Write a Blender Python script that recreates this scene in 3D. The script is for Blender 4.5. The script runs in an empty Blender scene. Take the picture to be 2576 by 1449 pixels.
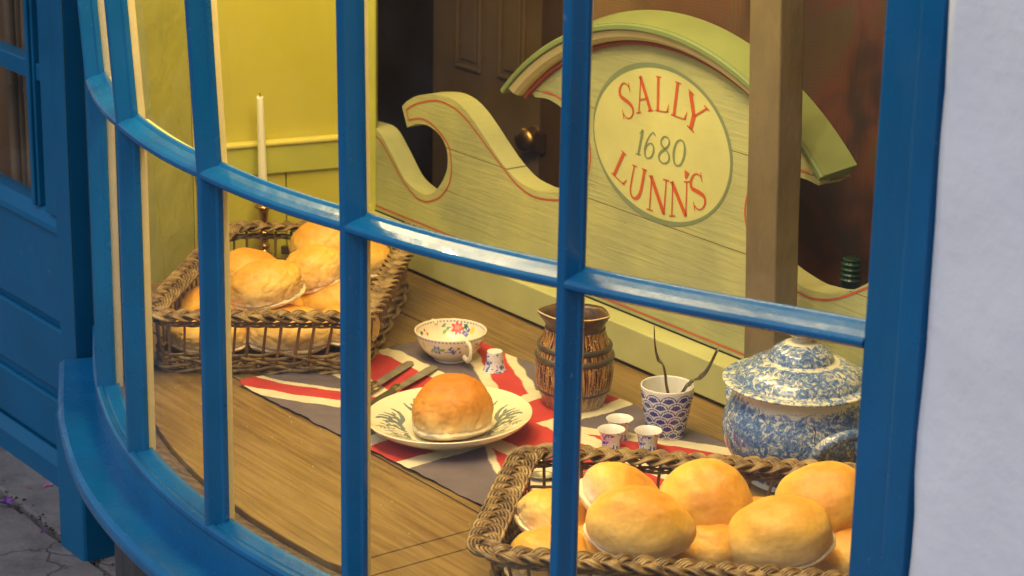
import bpy, math, random
import numpy as np
from mathutils import Vector, Matrix, Euler, noise

C = bpy.context.scene.collection
rnd = random.Random(7)
PI = math.pi
# ---------------------------------------------------------------- camera calibration (metres; display shelf is z = 0)
F = 5830.; PITCH = math.radians(17.5); ROLL = math.radians(-1.06); H = 1.13; CX, CY = 1288, 724.5
_f = np.array([0, math.cos(PITCH), -math.sin(PITCH)]); _r0 = np.array([1, 0, 0.]); _u0 = np.cross(_r0, _f)
_r = _r0*math.cos(ROLL) - _u0*math.sin(ROLL); _u = _r0*math.sin(ROLL) + _u0*math.cos(ROLL)
CAM = np.array([0, 0, H])
def ray(x, y): return _f*F + _r*(x-CX) - _u*(y-CY)
def atz(x, y, z=0.):
    d = ray(x, y); return CAM + d*((z-H)/d[2])
def onpl(x, y, a, n):
    d = ray(x, y); return CAM + d*(((a-CAM)@n)/(d@n))
T = np.array([.602, -.798, 0]); T /= np.linalg.norm(T); NF = np.array([T[1], -T[0], 0])   # along the facade; towards the street
O = atz(1040, 690, 0)
def P(t, n, z): return O + T*t + NF*n + np.array([0, 0, z])
def tn(p): q = np.array(p[:2]) - O[:2]; return q@T[:2], q@NF[:2]
def sz(x, y, off=-.04):
    p = onpl(x, y, O+NF*off, NF); return ((p-O)@T, p[2])

# ---------------------------------------------------------------- object helpers
def tag(o, label=None, cat=None, group=None, kind=None):
    if label: o['label'] = label
    if cat: o['category'] = cat
    if group: o['group'] = group
    if kind: o['kind'] = kind
    return o
def empty(name, loc=(0, 0, 0), label=None, cat=None, group=None):
    o = bpy.data.objects.new(name, None); C.objects.link(o); o.location = loc; o.empty_display_size = .02
    return tag(o, label, cat, group)
class MB:
    def __init__(s): s.v = []; s.f = []; s.m = []; s.c = []; s.sm = []
    def add(s, vs, fs, mi=0, smooth=False, cols=None):
        b = len(s.v); s.v += [tuple(map(float, p)) for p in vs]
        s.f += [tuple(i+b for i in f) for f in fs]; s.m += [mi]*len(fs); s.sm += [smooth]*len(fs)
        if cols is not None: s.c += [tuple(c) for c in cols]
        return s
    def box(s, x0, x1, y0, y1, z0, z1, mi=0, M=None):
        vs = [Vector((x, y, z)) for z in (z0, z1) for y in (y0, y1) for x in (x0, x1)]
        if M: vs = [M(v) for v in vs]
        return s.add(vs, [(0, 2, 3, 1), (4, 5, 7, 6), (0, 1, 5, 4), (1, 3, 7, 5), (3, 2, 6, 7), (2, 0, 4, 6)], mi)
    def grid(s, rows, mi=0, smooth=True, closeu=False, closev=False, cols=None):
        R = len(rows); K = len(rows[0]); vs = [p for r in rows for p in r]; fs = []
        for i in range(R if closeu else R-1):
            for j in range(K if closev else K-1):
                a = i*K+j; b = i*K+(j+1) % K; c = ((i+1) % R)*K+(j+1) % K; d = ((i+1) % R)*K+j
                fs.append((a, b, c, d))
        return s.add(vs, fs, mi, smooth, cols)
    def prism(s, poly, bot, top, mi=0):
        n = len(poly); vs = [bot(p) for p in poly]+[top(p) for p in poly]
        fs = [tuple(range(n))[::-1], tuple(range(n, 2*n))]+[(i, (i+1) % n, n+(i+1) % n, n+i) for i in range(n)]
        return s.add(vs, fs, mi)
    def tube(s, pts, rad, n=8, mi=0, cap=True, flat=1.):
        pts = [Vector(p) for p in pts]; k = len(pts)
        rs = rad if hasattr(rad, '__len__') else [rad]*k
        rows = []; up = Vector((0, 0, 1)); pu = None
        for i, p in enumerate(pts):
            d = (pts[min(i+1, k-1)]-pts[max(i-1, 0)])
            d = d.normalized() if d.length > 1e-9 else Vector((0, 0, 1))
            if pu is None:
                a = up if abs(d.z) < .9 else Vector((1, 0, 0)); pu = (a-d*a.dot(d)).normalized()
            else:
                pu = (pu-d*pu.dot(d)); pu = pu.normalized() if pu.length > 1e-6 else d.orthogonal().normalized()
            w = d.cross(pu)
            rows.append([p+(pu*math.cos(a)*flat+w*math.sin(a))*rs[i] for a in [2*PI*j/n for j in range(n)]])
        s.grid(rows, mi, True, closev=True)
        if cap:
            b = len(s.v)-n*k
            s.f += [tuple(b+j for j in range(n))[::-1], tuple(b+n*(k-1)+j for j in range(n))]; s.m += [mi]*2; s.sm += [False]*2
        return s
    def lathe(s, prof, n=64, mi=0, cen=(0, 0, 0), fr=None):
        rows = []
        for (r, z) in prof: rows.append([(cen[0]+r*math.cos(2*PI*j/n), cen[1]+r*math.sin(2*PI*j/n), cen[2]+z) for j in range(n)])
        return s.grid(rows, mi, True, closev=True)
    def build(s, name, mats, parent=None, bevel=0, fix=True, loc=None, rot=None):
        me = bpy.data.meshes.new(name); me.from_pydata(s.v, [], s.f); mats = mats if isinstance(mats, (list, tuple)) else [mats]
        for m in mats: me.materials.append(m)
        me.polygons.foreach_set('material_index', s.m); me.polygons.foreach_set('use_smooth', s.sm)
        if s.c:
            a = me.color_attributes.new('Col', 'FLOAT_COLOR', 'POINT'); a.data.foreach_set('color', np.array([(c[0], c[1], c[2], 1) for c in s.c], dtype=np.float32).ravel())
        me.update()
        if fix:
            import bmesh
            bm = bmesh.new(); bm.from_mesh(me); bmesh.ops.recalc_face_normals(bm, faces=bm.faces); bm.to_mesh(me); bm.free()
        o = bpy.data.objects.new(name, me); C.objects.link(o)
        if parent: o.parent = parent
        if loc is not None: o.location = loc
        if rot is not None: o.rotation_euler = rot
        if bevel:
            b = o.modifiers.new('b', 'BEVEL'); b.width = bevel; b.segments = 2; b.limit_method = 'ANGLE'; b.angle_limit = math.radians(35)
        return o
def cat_rom(pts, k=8):
    P_ = [np.array(p, float) for p in pts]; P_ = [2*P_[0]-P_[1]]+P_+[2*P_[-1]-P_[-2]]; out = []
    for i in range(1, len(P_)-2):
        for j in range(k):
            t = j/k; a, b, c, d = P_[i-1:i+3]
            out.append(.5*((2*b)+(c-a)*t+(2*a-5*b+4*c-d)*t*t+(3*b-a-3*c+d)*t**3))
    out.append(P_[-2]); return out
def hexc(r, g, b):
    f = lambda c: ((c/255+.055)/1.055)**2.4 if c > 10 else c/255/12.92
    return (f(r), f(g), f(b))

# ---------------------------------------------------------------- materials
def newmat(name):
    m = bpy.data.materials.new(name); m.use_nodes = True; nt = m.node_tree; b = nt.nodes['Principled BSDF']; return m, nt, b
def N_(nt, typ, **k):
    n = nt.nodes.new(typ)
    for a, v in k.items():
        if a in n.inputs.keys(): n.inputs[a].default_value = v
        else: setattr(n, a, v)
    return n
def L(nt, a, b): nt.links.new(a, b)
def coords(nt, scale=(1, 1, 1), rotz=0, obj=True):
    tc = N_(nt, 'ShaderNodeTexCoord'); mp = N_(nt, 'ShaderNodeMapping'); mp.inputs['Scale'].default_value = scale; mp.inputs['Rotation'].default_value = (0, 0, rotz)
    L(nt, tc.outputs['Object'], mp.inputs['Vector']); return mp.outputs['Vector']
def ramp(nt, fac, stops):
    r = N_(nt, 'ShaderNodeValToRGB'); e = r.color_ramp.elements
    while len(e) < len(stops): e.new(.5)
    for i, (p, c) in enumerate(stops): e[i].position = p; e[i].color = (*c, 1) if len(c) == 3 else c
    L(nt, fac, r.inputs[0]); return r.outputs[0]
def simple(name, col, rough=.5, var=.12, vs=20, bump=.1, bs=60, bd=.001, metal=0, coat=0, scale=(1, 1, 1), rotz=0, spec=.5):
    m, nt, b = newmat(name); v = coords(nt, scale, rotz)
    n = N_(nt, 'ShaderNodeTexNoise', Scale=vs, Detail=5.); L(nt, v, n.inputs['Vector'])
    lo = tuple(c*(1-var) for c in col); hi = tuple(min(1, c*(1+var)) for c in col)
    L(nt, ramp(nt, n.outputs[0], [(.3, lo), (.7, hi)]), b.inputs['Base Color'])
    b.inputs['Roughness'].default_value = rough; b.inputs['Metallic'].default_value = metal; b.inputs['Coat Weight'].default_value = coat; b.inputs['Specular IOR Level'].default_value = spec
    if bump:
        n2 = N_(nt, 'ShaderNodeTexNoise', Scale=bs, Detail=4.); L(nt, v, n2.inputs['Vector'])
        bp = N_(nt, 'ShaderNodeBump', Strength=bump, Distance=bd); L(nt, n2.outputs[0], bp.inputs['Height']); L(nt, bp.outputs[0], b.inputs['Normal'])
    return m
ROT = math.atan2(T[1], T[0])
BLUE = simple('blue_gloss_paint', (.004, .115, .29), .26, .16, 9, .5, 30, .0034, coat=.15, scale=(1, 1, .45))
BLUE_D = simple('blue_door_paint', (.003, .100, .235), .36, .10, 6, .25, 20, .002, spec=.3)
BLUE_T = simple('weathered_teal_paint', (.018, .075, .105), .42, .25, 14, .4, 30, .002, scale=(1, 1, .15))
CREAM = simple('cream_paint', (.80, .66, .30), .5, .06, 20, .4, 40, .003)
OLIVE = simple('olive_yellow_wall_paint', (.44, .44, .085), .5, .10, 7, .7, 22, .006)
OLIVE_L = simple('light_olive_paint', (.46, .46, .06), .5, .08, 9, .5, 26, .003)
YELL = simple('mustard_wall_paint', (.52, .47, .050), .42, .06, 5, .3, 18, .003)
YELL_T = simple('pale_yellow_trim_paint', (.72, .64, .13), .42, .05, 12, .25, 30, .002)
POST = simple('brown_post_paint', (.165, .125, .065), .45, .22, 14, .8, 30, .005, scale=(1, 1, .5))
WHITE_W = simple('white_render', (.76, .78, .85), .8, .04, 14, .4, 48, .003)
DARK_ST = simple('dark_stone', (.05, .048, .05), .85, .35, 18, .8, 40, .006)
DUST = simple('dusty_dark_strip', (.11, .075, .045), .9, .6, 70, .8, 120, .003)
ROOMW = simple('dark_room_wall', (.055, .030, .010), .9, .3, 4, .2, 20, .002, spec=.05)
DOORB = simple('brown_door_paint', (.19, .125, .062), .5, .2, 5, .3, 20, .002, spec=.2)
BRASS = simple('old_brass', (.55, .36, .12), .22, .25, 30, .2, 40, .001, metal=1)
BRASS_D = simple('dark_brass', (.55, .33, .11), .35, .3, 30, .2, 40, .001, metal=1)
WAX = simple('candle_wax', (.88, .85, .66), .45, .05, 12, .15, 20, .002)
WICK = simple('black_wick', (.02, .015, .01), .9)
STEEL = simple('tarnished_steel', (.30, .27, .19), .42, .35, 50, .2, 80, .0006, metal=.45)
FORKM = simple('tarnished_fork_metal', (.20, .15, .10), .3, .3, 60, .2, 80, .0006, metal=.9)
SILVER = simple('silver_collar', (.62, .56, .42), .25, .2, 50, .1, 80, .0005, metal=1)
HORN = simple('horn_handle', (.10, .075, .035), .35, .35, 30, .3, 60, .001, scale=(1, .2, 1))
for m_ in (BLUE, BLUE_D):
    nt_ = m_.node_tree; b_ = nt_.nodes['Principled BSDF']; src = b_.inputs['Base Color'].links[0].from_socket; n_ = N_(nt_, 'ShaderNodeTexNoise', Scale=95., Detail=3.); L(nt_, coords(nt_), n_.inputs['Vector'])
    f_ = ramp(nt_, n_.outputs[0], [(.715, (0, 0, 0)), (.76, (.5, .5, .5))]); mx_ = N_(nt_, 'ShaderNodeMix', data_type='RGBA'); L(nt_, f_, mx_.inputs[0]); L(nt_, src, mx_.inputs[6]); mx_.inputs[7].default_value = (.16, .25, .36, 1); L(nt_, mx_.outputs[2], b_.inputs['Base Color'])
    r_ = N_(nt_, 'ShaderNodeTexNoise', Scale=12., Detail=5.); L(nt_, coords(nt_), r_.inputs['Vector']); rr2 = N_(nt_, 'ShaderNodeMapRange'); rr2.inputs[1].default_value = .3; rr2.inputs[2].default_value = .7; rr2.inputs[3].default_value = b_.inputs['Roughness'].default_value-.07; rr2.inputs[4].default_value = b_.inputs['Roughness'].default_value+.16; L(nt_, r_.outputs[0], rr2.inputs[0]); L(nt_, rr2.outputs[0], b_.inputs['Roughness'])
PETAL_P = simple('purple_petal', (.16, .05, .30), .7, .3); PETAL_K = simple('pink_petal', (.55, .12, .40), .7, .3); PETAL_R = simple('red_petal', (.30, .02, .05), .7, .2)
LEAF = simple('dry_leaf', (.20, .11, .04), .7, .3)
DIRT = simple('grime', (.020, .017, .015), .95, .5, 60, .9, 80, .004)
GREENG = simple('green_bottle_glass', (.012, .060, .030), .3, .2, 20, .1)
def willow_mat():
    m, nt, b = newmat('willow_rods'); v = coords(nt)
    n = N_(nt, 'ShaderNodeTexNoise', Scale=55., Detail=4.); L(nt, v, n.inputs['Vector'])
    L(nt, ramp(nt, n.outputs[0], [(.24, (.040, .020, .007)), (.40, (.135, .075, .026)), (.54, (.26, .162, .058)), (.74, (.42, .29, .115))]), b.inputs['Base Color'])
    b.inputs['Roughness'].default_value = .42
    n2 = N_(nt, 'ShaderNodeTexNoise', Scale=420., Detail=2.); L(nt, v, n2.inputs['Vector'])
    bp = N_(nt, 'ShaderNodeBump', Strength=.4, Distance=.0008); L(nt, n2.outputs[0], bp.inputs['Height']); L(nt, bp.outputs[0], b.inputs['Normal']); return m
WILLOW = willow_mat()
STAKE = simple('brown_willow_stakes', (.25, .135, .045), .45, .35, 50, .3, 200, .0008, scale=(1, 1, .3))
def attr_mat(name, rough=.12, bump=0, bs=200, bd=.0005, coat=0, sss=0, nz=.0, nscale=40):
    m, nt, b = newmat(name); a = N_(nt, 'ShaderNodeVertexColor', layer_name='Col'); col = a.outputs[0]
    v = coords(nt)
    if nz:
        n = N_(nt, 'ShaderNodeTexNoise', Scale=float(nscale), Detail=5.); L(nt, v, n.inputs['Vector'])
        mx = N_(nt, 'ShaderNodeMix', data_type='RGBA', blend_type='MULTIPLY'); mx.inputs[0].default_value = 1
        L(nt, col, mx.inputs[6]); L(nt, ramp(nt, n.outputs[0], [(.3, (1-nz,)*3), (.7, (1+nz,)*3)]), mx.inputs[7]); col = mx.outputs[2]
    L(nt, col, b.inputs['Base Color']); b.inputs['Roughness'].default_value = rough; b.inputs['Coat Weight'].default_value = coat
    if sss: b.inputs['Subsurface Weight'].default_value = sss; b.inputs['Subsurface Radius'].default_value = (.012, .006, .002); b.inputs['Subsurface Scale'].default_value = 1.
    if bump:
        n2 = N_(nt, 'ShaderNodeTexNoise', Scale=float(bs), Detail=4.); L(nt, v, n2.inputs['Vector'])
        bp = N_(nt, 'ShaderNodeBump', Strength=bump, Distance=bd); L(nt, n2.outputs[0], bp.inputs['Height']); L(nt, bp.outputs[0], b.inputs['Normal'])
    return m
CERAM = attr_mat('glazed_ceramic', .10, coat=.3)
BUNM = attr_mat('baked_crust', .50, .45, 150, .0016, nz=.07, nscale=170, sss=.08)
CLOTH = attr_mat('worn_flag_cotton', .85, .5, 700, .0006, nz=.10, nscale=25)
BUNB = attr_mat('matte_brown_crust', .58, .5, 150, .0016, nz=.07, nscale=90, sss=.05)
def wood_mat():
    m, nt, b = newmat('stained_pine_boards')
    tc = N_(nt, 'ShaderNodeTexCoord'); mp = N_(nt, 'ShaderNodeMapping'); mp.inputs['Rotation'].default_value = (0, 0, -ROT); L(nt, tc.outputs['Object'], mp.inputs['Vector'])
    sc = N_(nt, 'ShaderNodeMapping'); sc.inputs['Scale'].default_value = (1.3, 13, 8); L(nt, mp.outputs[0], sc.inputs['Vector'])
    n = N_(nt, 'ShaderNodeTexNoise', Scale=1.3, Detail=3., Distortion=.35); L(nt, sc.outputs[0], n.inputs['Vector'])
    mul = N_(nt, 'ShaderNodeMath', operation='MULTIPLY'); mul.inputs[1].default_value = 60; L(nt, n.outputs[0], mul.inputs[0])
    si = N_(nt, 'ShaderNodeMath', operation='SINE'); L(nt, mul.outputs[0], si.inputs[0])
    s2 = N_(nt, 'ShaderNodeMapping'); s2.inputs['Scale'].default_value = (5, 170, 8); L(nt, mp.outputs[0], s2.inputs['Vector'])
    fi = N_(nt, 'ShaderNodeTexNoise', Scale=1., Detail=4.); L(nt, s2.outputs[0], fi.inputs['Vector'])
    a1 = N_(nt, 'ShaderNodeMath', operation='MULTIPLY_ADD'); a1.inputs[1].default_value = .085; L(nt, si.outputs[0], a1.inputs[0]); L(nt, fi.outputs[0], a1.inputs[2])
    big = N_(nt, 'ShaderNodeTexNoise', Scale=5., Detail=3.); L(nt, tc.outputs['Object'], big.inputs['Vector'])
    a2 = N_(nt, 'ShaderNodeMath', operation='MULTIPLY_ADD'); a2.inputs[1].default_value = .7; L(nt, big.outputs[0], a2.inputs[0]); L(nt, a1.outputs[0], a2.inputs[2])
    L(nt, ramp(nt, a2.outputs[0], [(.46, (.105, .056, .018)), (.70, (.175, .103, .033)), (.95, (.235, .147, .048)), (1., (.26, .165, .056))]), b.inputs['Base Color'])
    b.inputs['Roughness'].default_value = .38
    bp = N_(nt, 'ShaderNodeBump', Strength=.25, Distance=.0008); L(nt, a1.outputs[0], bp.inputs['Height']); L(nt, bp.outputs[0], b.inputs['Normal']); return m
WOOD = wood_mat()
def board_mat():
    m, nt, b = newmat('aged_green_sign_paint')
    tc = N_(nt, 'ShaderNodeTexCoord'); mp = N_(nt, 'ShaderNodeMapping'); mp.inputs['Rotation'].default_value = (0, 0, -ROT); L(nt, tc.outputs['Object'], mp.inputs['Vector'])
    sc = N_(nt, 'ShaderNodeMapping'); sc.inputs['Scale'].default_value = (10, 10, 130); L(nt, mp.outputs[0], sc.inputs['Vector'])
    g = N_(nt, 'ShaderNodeTexNoise', Scale=1., Detail=5., Distortion=.6); L(nt, sc.outputs[0], g.inputs['Vector'])
    c1 = N_(nt, 'ShaderNodeTexNoise', Scale=9., Detail=6.); L(nt, tc.outputs['Object'], c1.inputs['Vector'])
    base = ramp(nt, c1.outputs[0], [(.3, (.33, .34, .165)), (.55, (.43, .43, .19)), (.75, (.51, .49, .19))])
    # chips
    ch = N_(nt, 'ShaderNodeTexNoise', Scale=38., Detail=3.); L(nt, tc.outputs['Object'], ch.inputs['Vector'])
    chm = ramp(nt, ch.outputs[0], [(.735, (0, 0, 0)), (.76, (1, 1, 1))])
    mx = N_(nt, 'ShaderNodeMix', data_type='RGBA'); L(nt, chm, mx.inputs[0]); L(nt, base, mx.inputs[6]); mx.inputs[7].default_value = (.30, .16, .06, 1)
    # plank seams at fixed heights
    sx = N_(nt, 'ShaderNodeSeparateXYZ'); L(nt, tc.outputs['Object'], sx.inputs[0]); col = mx.outputs[2]; hts = []
    for z0 in (.2165, .356):
        s = N_(nt, 'ShaderNodeMath', operation='SUBTRACT'); L(nt, sx.outputs[2], s.inputs[0]); s.inputs[1].default_value = z0
        a = N_(nt, 'ShaderNodeMath', operation='ABSOLUTE'); L(nt, s.outputs[0], a.inputs[0])
        w = N_(nt, 'ShaderNodeMath', operation='LESS_THAN'); L(nt, a.outputs[0], w.inputs[0]); w.inputs[1].default_value = .00065
        m2 = N_(nt, 'ShaderNodeMix', data_type='RGBA'); L(nt, w.outputs[0], m2.inputs[0]); L(nt, col, m2.inputs[6]); m2.inputs[7].default_value = (.12, .10, .03, 1); col = m2.outputs[2]
    L(nt, col, b.inputs['Base Color']); b.inputs['Roughness'].default_value = .5
    bp = N_(nt, 'ShaderNodeBump', Strength=.8, Distance=.0016); L(nt, g.outputs[0], bp.inputs['Height']); L(nt, bp.outputs[0], b.inputs['Normal']); return m
BOARD = board_mat()
def grain_paint(name, col, d=.0008, st=.4):
    m = simple(name, col, .5, .10, 12, 0)
    nt = m.node_tree; b = nt.nodes['Principled BSDF']; tc = N_(nt, 'ShaderNodeTexCoord'); mp = N_(nt, 'ShaderNodeMapping'); mp.inputs['Rotation'].default_value = (0, 0, -ROT); L(nt, tc.outputs['Object'], mp.inputs['Vector'])
    sc = N_(nt, 'ShaderNodeMapping'); sc.inputs['Scale'].default_value = (10, 10, 130); L(nt, mp.outputs[0], sc.inputs['Vector'])
    g = N_(nt, 'ShaderNodeTexNoise', Scale=1., Detail=5., Distortion=.6); L(nt, sc.outputs[0], g.inputs['Vector'])
    bp = N_(nt, 'ShaderNodeBump', Strength=st, Distance=d); L(nt, g.outputs[0], bp.inputs['Height']); L(nt, bp.outputs[0], b.inputs['Normal']); return m
MEDAL = grain_paint('pale_yellow_medallion_paint', (.57, .55, .22))
REDP = grain_paint('faded_red_lettering_paint', (.54, .095, .028)); REDL = grain_paint('faded_red_line_paint', (.46, .10, .045))
GREY_G = grain_paint('grey_green_lettering_paint', (.19, .24, .125)); RING = grain_paint('grey_green_ring_paint', (.20, .245, .13))
HOOD_T = grain_paint('olive_hood_paint', (.20, .235, .080)); HOOD_E = grain_paint('dark_green_edge_paint', (.165, .215, .085)); COVE = grain_paint('cream_cove_paint', (.52, .45, .23))
MAROON = grain_paint('maroon_bead_paint', (.26, .055, .04)); PLINTH = grain_paint('pale_green_plinth_paint', (.45, .45, .19))
def sponge_mat():
    m, nt, b = newmat('blue_sponged_glaze'); v = coords(nt)
    d = N_(nt, 'ShaderNodeTexNoise', Scale=55., Detail=3.); L(nt, v, d.inputs['Vector'])
    ad = N_(nt, 'ShaderNodeMix', data_type='RGBA', blend_type='ADD'); ad.inputs[0].default_value = .018; L(nt, v, ad.inputs[6]); L(nt, d.outputs[1], ad.inputs[7])
    n = N_(nt, 'ShaderNodeTexNoise', Scale=150., Detail=4., Roughness=.68, Distortion=.9); L(nt, ad.outputs[2], n.inputs['Vector'])
    att = N_(nt, 'ShaderNodeVertexColor', layer_name='Col'); sp = N_(nt, 'ShaderNodeSeparateColor'); L(nt, att.outputs[0], sp.inputs[0])
    s = N_(nt, 'ShaderNodeMath', operation='ADD'); L(nt, n.outputs[0], s.inputs[0]); L(nt, sp.outputs[0], s.inputs[1])
    big = N_(nt, 'ShaderNodeTexNoise', Scale=16., Detail=2.); L(nt, v, big.inputs['Vector'])
    s2 = N_(nt, 'ShaderNodeMath', operation='MULTIPLY_ADD'); s2.inputs[1].default_value = .35; L(nt, big.outputs[0], s2.inputs[0]); L(nt, s.outputs[0], s2.inputs[2])
    L(nt, ramp(nt, s2.outputs[0], [(.58, (.060, .115, .28)), (.68, (.13, .22, .42)), (.75, (.34, .38, .42)), (.80, (.70, .66, .50))]), b.inputs['Base Color'])
    b.inputs['Roughness'].default_value = .13; b.inputs['Coat Weight'].default_value = .3
    bp = N_(nt, 'ShaderNodeBump', Strength=.15, Distance=.0008); L(nt, big.outputs[0], bp.inputs['Height']); L(nt, bp.outputs[0], b.inputs['Normal']); return m
SPONGE = sponge_mat()
def blob_mat(name, sc=150., thr=.50):
    m, nt, b = newmat(name); v = coords(nt)
    n = N_(nt, 'ShaderNodeTexNoise', Scale=sc, Detail=1.5, Distortion=1.2); L(nt, v, n.inputs['Vector'])
    n3 = N_(nt, 'ShaderNodeTexNoise', Scale=sc*2.5, Detail=1.); L(nt, v, n3.inputs['Vector'])
    c = ramp(nt, n.outputs[0], [(thr+.05, (.72, .70, .66)), (thr+.08, (.22, .27, .58)), (thr+.16, (.10, .12, .45))])
    c2 = ramp(nt, n3.outputs[0], [(.4, (0.86, .86, .90)), (.62, (1, 1, 1))])
    mx = N_(nt, 'ShaderNodeMix', data_type='RGBA', blend_type='MULTIPLY'); mx.inputs[0].default_value = 1; L(nt, c, mx.inputs[6]); L(nt, c2, mx.inputs[7])
    L(nt, mx.outputs[2], b.inputs['Base Color']); b.inputs['Roughness'].default_value = .12; return m
FLORAL = blob_mat('blue_floral_glaze', 150., .50)
PORC = simple('white_porcelain', (.76, .73, .66), .1, .02, 10, 0)
def barrel_mat():
    m, nt, b = newmat('brown_barrel_glaze')
    tc = N_(nt, 'ShaderNodeTexCoord'); sx = N_(nt, 'ShaderNodeSeparateXYZ'); L(nt, tc.outputs['Object'], sx.inputs[0])
    at = N_(nt, 'ShaderNodeMath', operation='ARCTAN2'); L(nt, sx.outputs[1], at.inputs[0]); L(nt, sx.outputs[0], at.inputs[1])
    cb = N_(nt, 'ShaderNodeCombineXYZ'); L(nt, at.outputs[0], cb.inputs[0]); L(nt, sx.outputs[2], cb.inputs[2])
    sc = N_(nt, 'ShaderNodeMapping'); sc.inputs['Scale'].default_value = (22, 1, 26); L(nt, cb.outputs[0], sc.inputs['Vector'])
    n = N_(nt, 'ShaderNodeTexNoise', Scale=1., Detail=3., Roughness=.65); L(nt, sc.outputs[0], n.inputs['Vector'])
    col = ramp(nt, n.outputs[0], [(.40, (.028, .010, .005)), (.49, (.14, .042, .010)), (.53, (.42, .19, .040)), (.66, (.55, .31, .09))])
    # pale worn foot
    zz = N_(nt, 'ShaderNodeMapRange'); zz.inputs[1].default_value = .018; zz.inputs[2].default_value = .048; zz.inputs[3].default_value = .62; zz.inputs[4].default_value = 0; L(nt, sx.outputs[2], zz.inputs[0])
    n2 = N_(nt, 'ShaderNodeTexNoise', Scale=60., Detail=3.); L(nt, tc.outputs['Object'], n2.inputs['Vector'])
    mm = N_(nt, 'ShaderNodeMath', operation='MULTIPLY'); L(nt, zz.outputs[0], mm.inputs[0]); L(nt, n2.outputs[0], mm.inputs[1]); mm2 = N_(nt, 'ShaderNodeMath', operation='MULTIPLY'); mm2.inputs[1].default_value = 1.7; L(nt, mm.outputs[0], mm2.inputs[0])
    mx = N_(nt, 'ShaderNodeMix', data_type='RGBA'); L(nt, mm2.outputs[0], mx.inputs[0]); L(nt, col, mx.inputs[6]); mx.inputs[7].default_value = (.44, .33, .20, 1)
    # tiny pale speckles
    n3 = N_(nt, 'ShaderNodeTexNoise', Scale=330., Detail=0.); L(nt, tc.outputs['Object'], n3.inputs['Vector'])
    sm = ramp(nt, n3.outputs[0], [(.74, (0, 0, 0)), (.77, (1, 1, 1))])
    mx2 = N_(nt, 'ShaderNodeMix', data_type='RGBA'); L(nt, sm, mx2.inputs[0]); L(nt, mx.outputs[2], mx2.inputs[6]); mx2.inputs[7].default_value = (.6, .5, .38, 1)
    L(nt, mx2.outputs[2], b.inputs['Base Color']); b.inputs['Roughness'].default_value = .2
    sc2 = N_(nt, 'ShaderNodeMapping'); sc2.inputs['Scale'].default_value = (28, 1, 3); L(nt, cb.outputs[0], sc2.inputs['Vector'])
    w = N_(nt, 'ShaderNodeTexNoise', Scale=1., Detail=2.); L(nt, sc2.outputs[0], w.inputs['Vector'])
    bp = N_(nt, 'ShaderNodeBump', Strength=.6, Distance=.0015); L(nt, w.outputs[0], bp.inputs['Height']); L(nt, bp.outputs[0], b.inputs['Normal']); return m
BARREL = barrel_mat()
HOOP = simple('dark_hoop_glaze', (.075, .055, .035), .3, .3, 50, .4, 90, .002)
NECKG = simple('dark_brown_rim_glaze', (.085, .045, .022), .3, .5, 40, .5, 70, .003)
RIMG = simple('unglazed_rim_clay', (.50, .36, .20), .7, .2, 60)
def throw_mat():
    m, nt, b = newmat('brown_red_woven_cloth'); v = coords(nt)
    tc = N_(nt, 'ShaderNodeTexCoord'); sx = N_(nt, 'ShaderNodeSeparateXYZ'); L(nt, tc.outputs['Object'], sx.inputs[0])
    w1 = N_(nt, 'ShaderNodeTexWave', Scale=60., Distortion=2.5, Detail=2., bands_direction='Z'); L(nt, v, w1.inputs['Vector'])
    w2 = N_(nt, 'ShaderNodeTexWave', Scale=80., Distortion=2.5, Detail=2., bands_direction='X'); L(nt, v, w2.inputs['Vector'])
    mu = N_(nt, 'ShaderNodeMath', operation='MULTIPLY'); L(nt, w1.outputs[1], mu.inputs[0]); L(nt, w2.outputs[1], mu.inputs[1])
    n = N_(nt, 'ShaderNodeTexNoise', Scale=6., Detail=3., Distortion=.8); L(nt, v, n.inputs['Vector'])
    base = ramp(nt, n.outputs[0], [(.34, (.012, .007, .010)), (.44, (.038, .012, .010)), (.54, (.090, .024, .013)), (.64, (.070, .040, .020))])
    att = N_(nt, 'ShaderNodeVertexColor', layer_name='Col'); mx0 = N_(nt, 'ShaderNodeMix', data_type='RGBA'); sp = N_(nt, 'ShaderNodeSeparateColor'); L(nt, att.outputs[0], sp.inputs[0]); L(nt, sp.outputs[0], mx0.inputs[0]); L(nt, base, mx0.inputs[6]); mx0.inputs[7].default_value = (.22, .125, .05, 1)
    mr = N_(nt, 'ShaderNodeMapRange'); mr.inputs[3].default_value = .86; mr.inputs[4].default_value = 1.15; L(nt, mu.outputs[0], mr.inputs[0])
    mx = N_(nt, 'ShaderNodeMix', data_type='RGBA', blend_type='MULTIPLY'); mx.inputs[0].default_value = 1; L(nt, mx0.outputs[2], mx.inputs[6]); L(nt, mr.outputs[0], mx.inputs[7])
    L(nt, mx.outputs[2], b.inputs['Base Color']); b.inputs['Roughness'].default_value = .9; return m
THROW = throw_mat()
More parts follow.
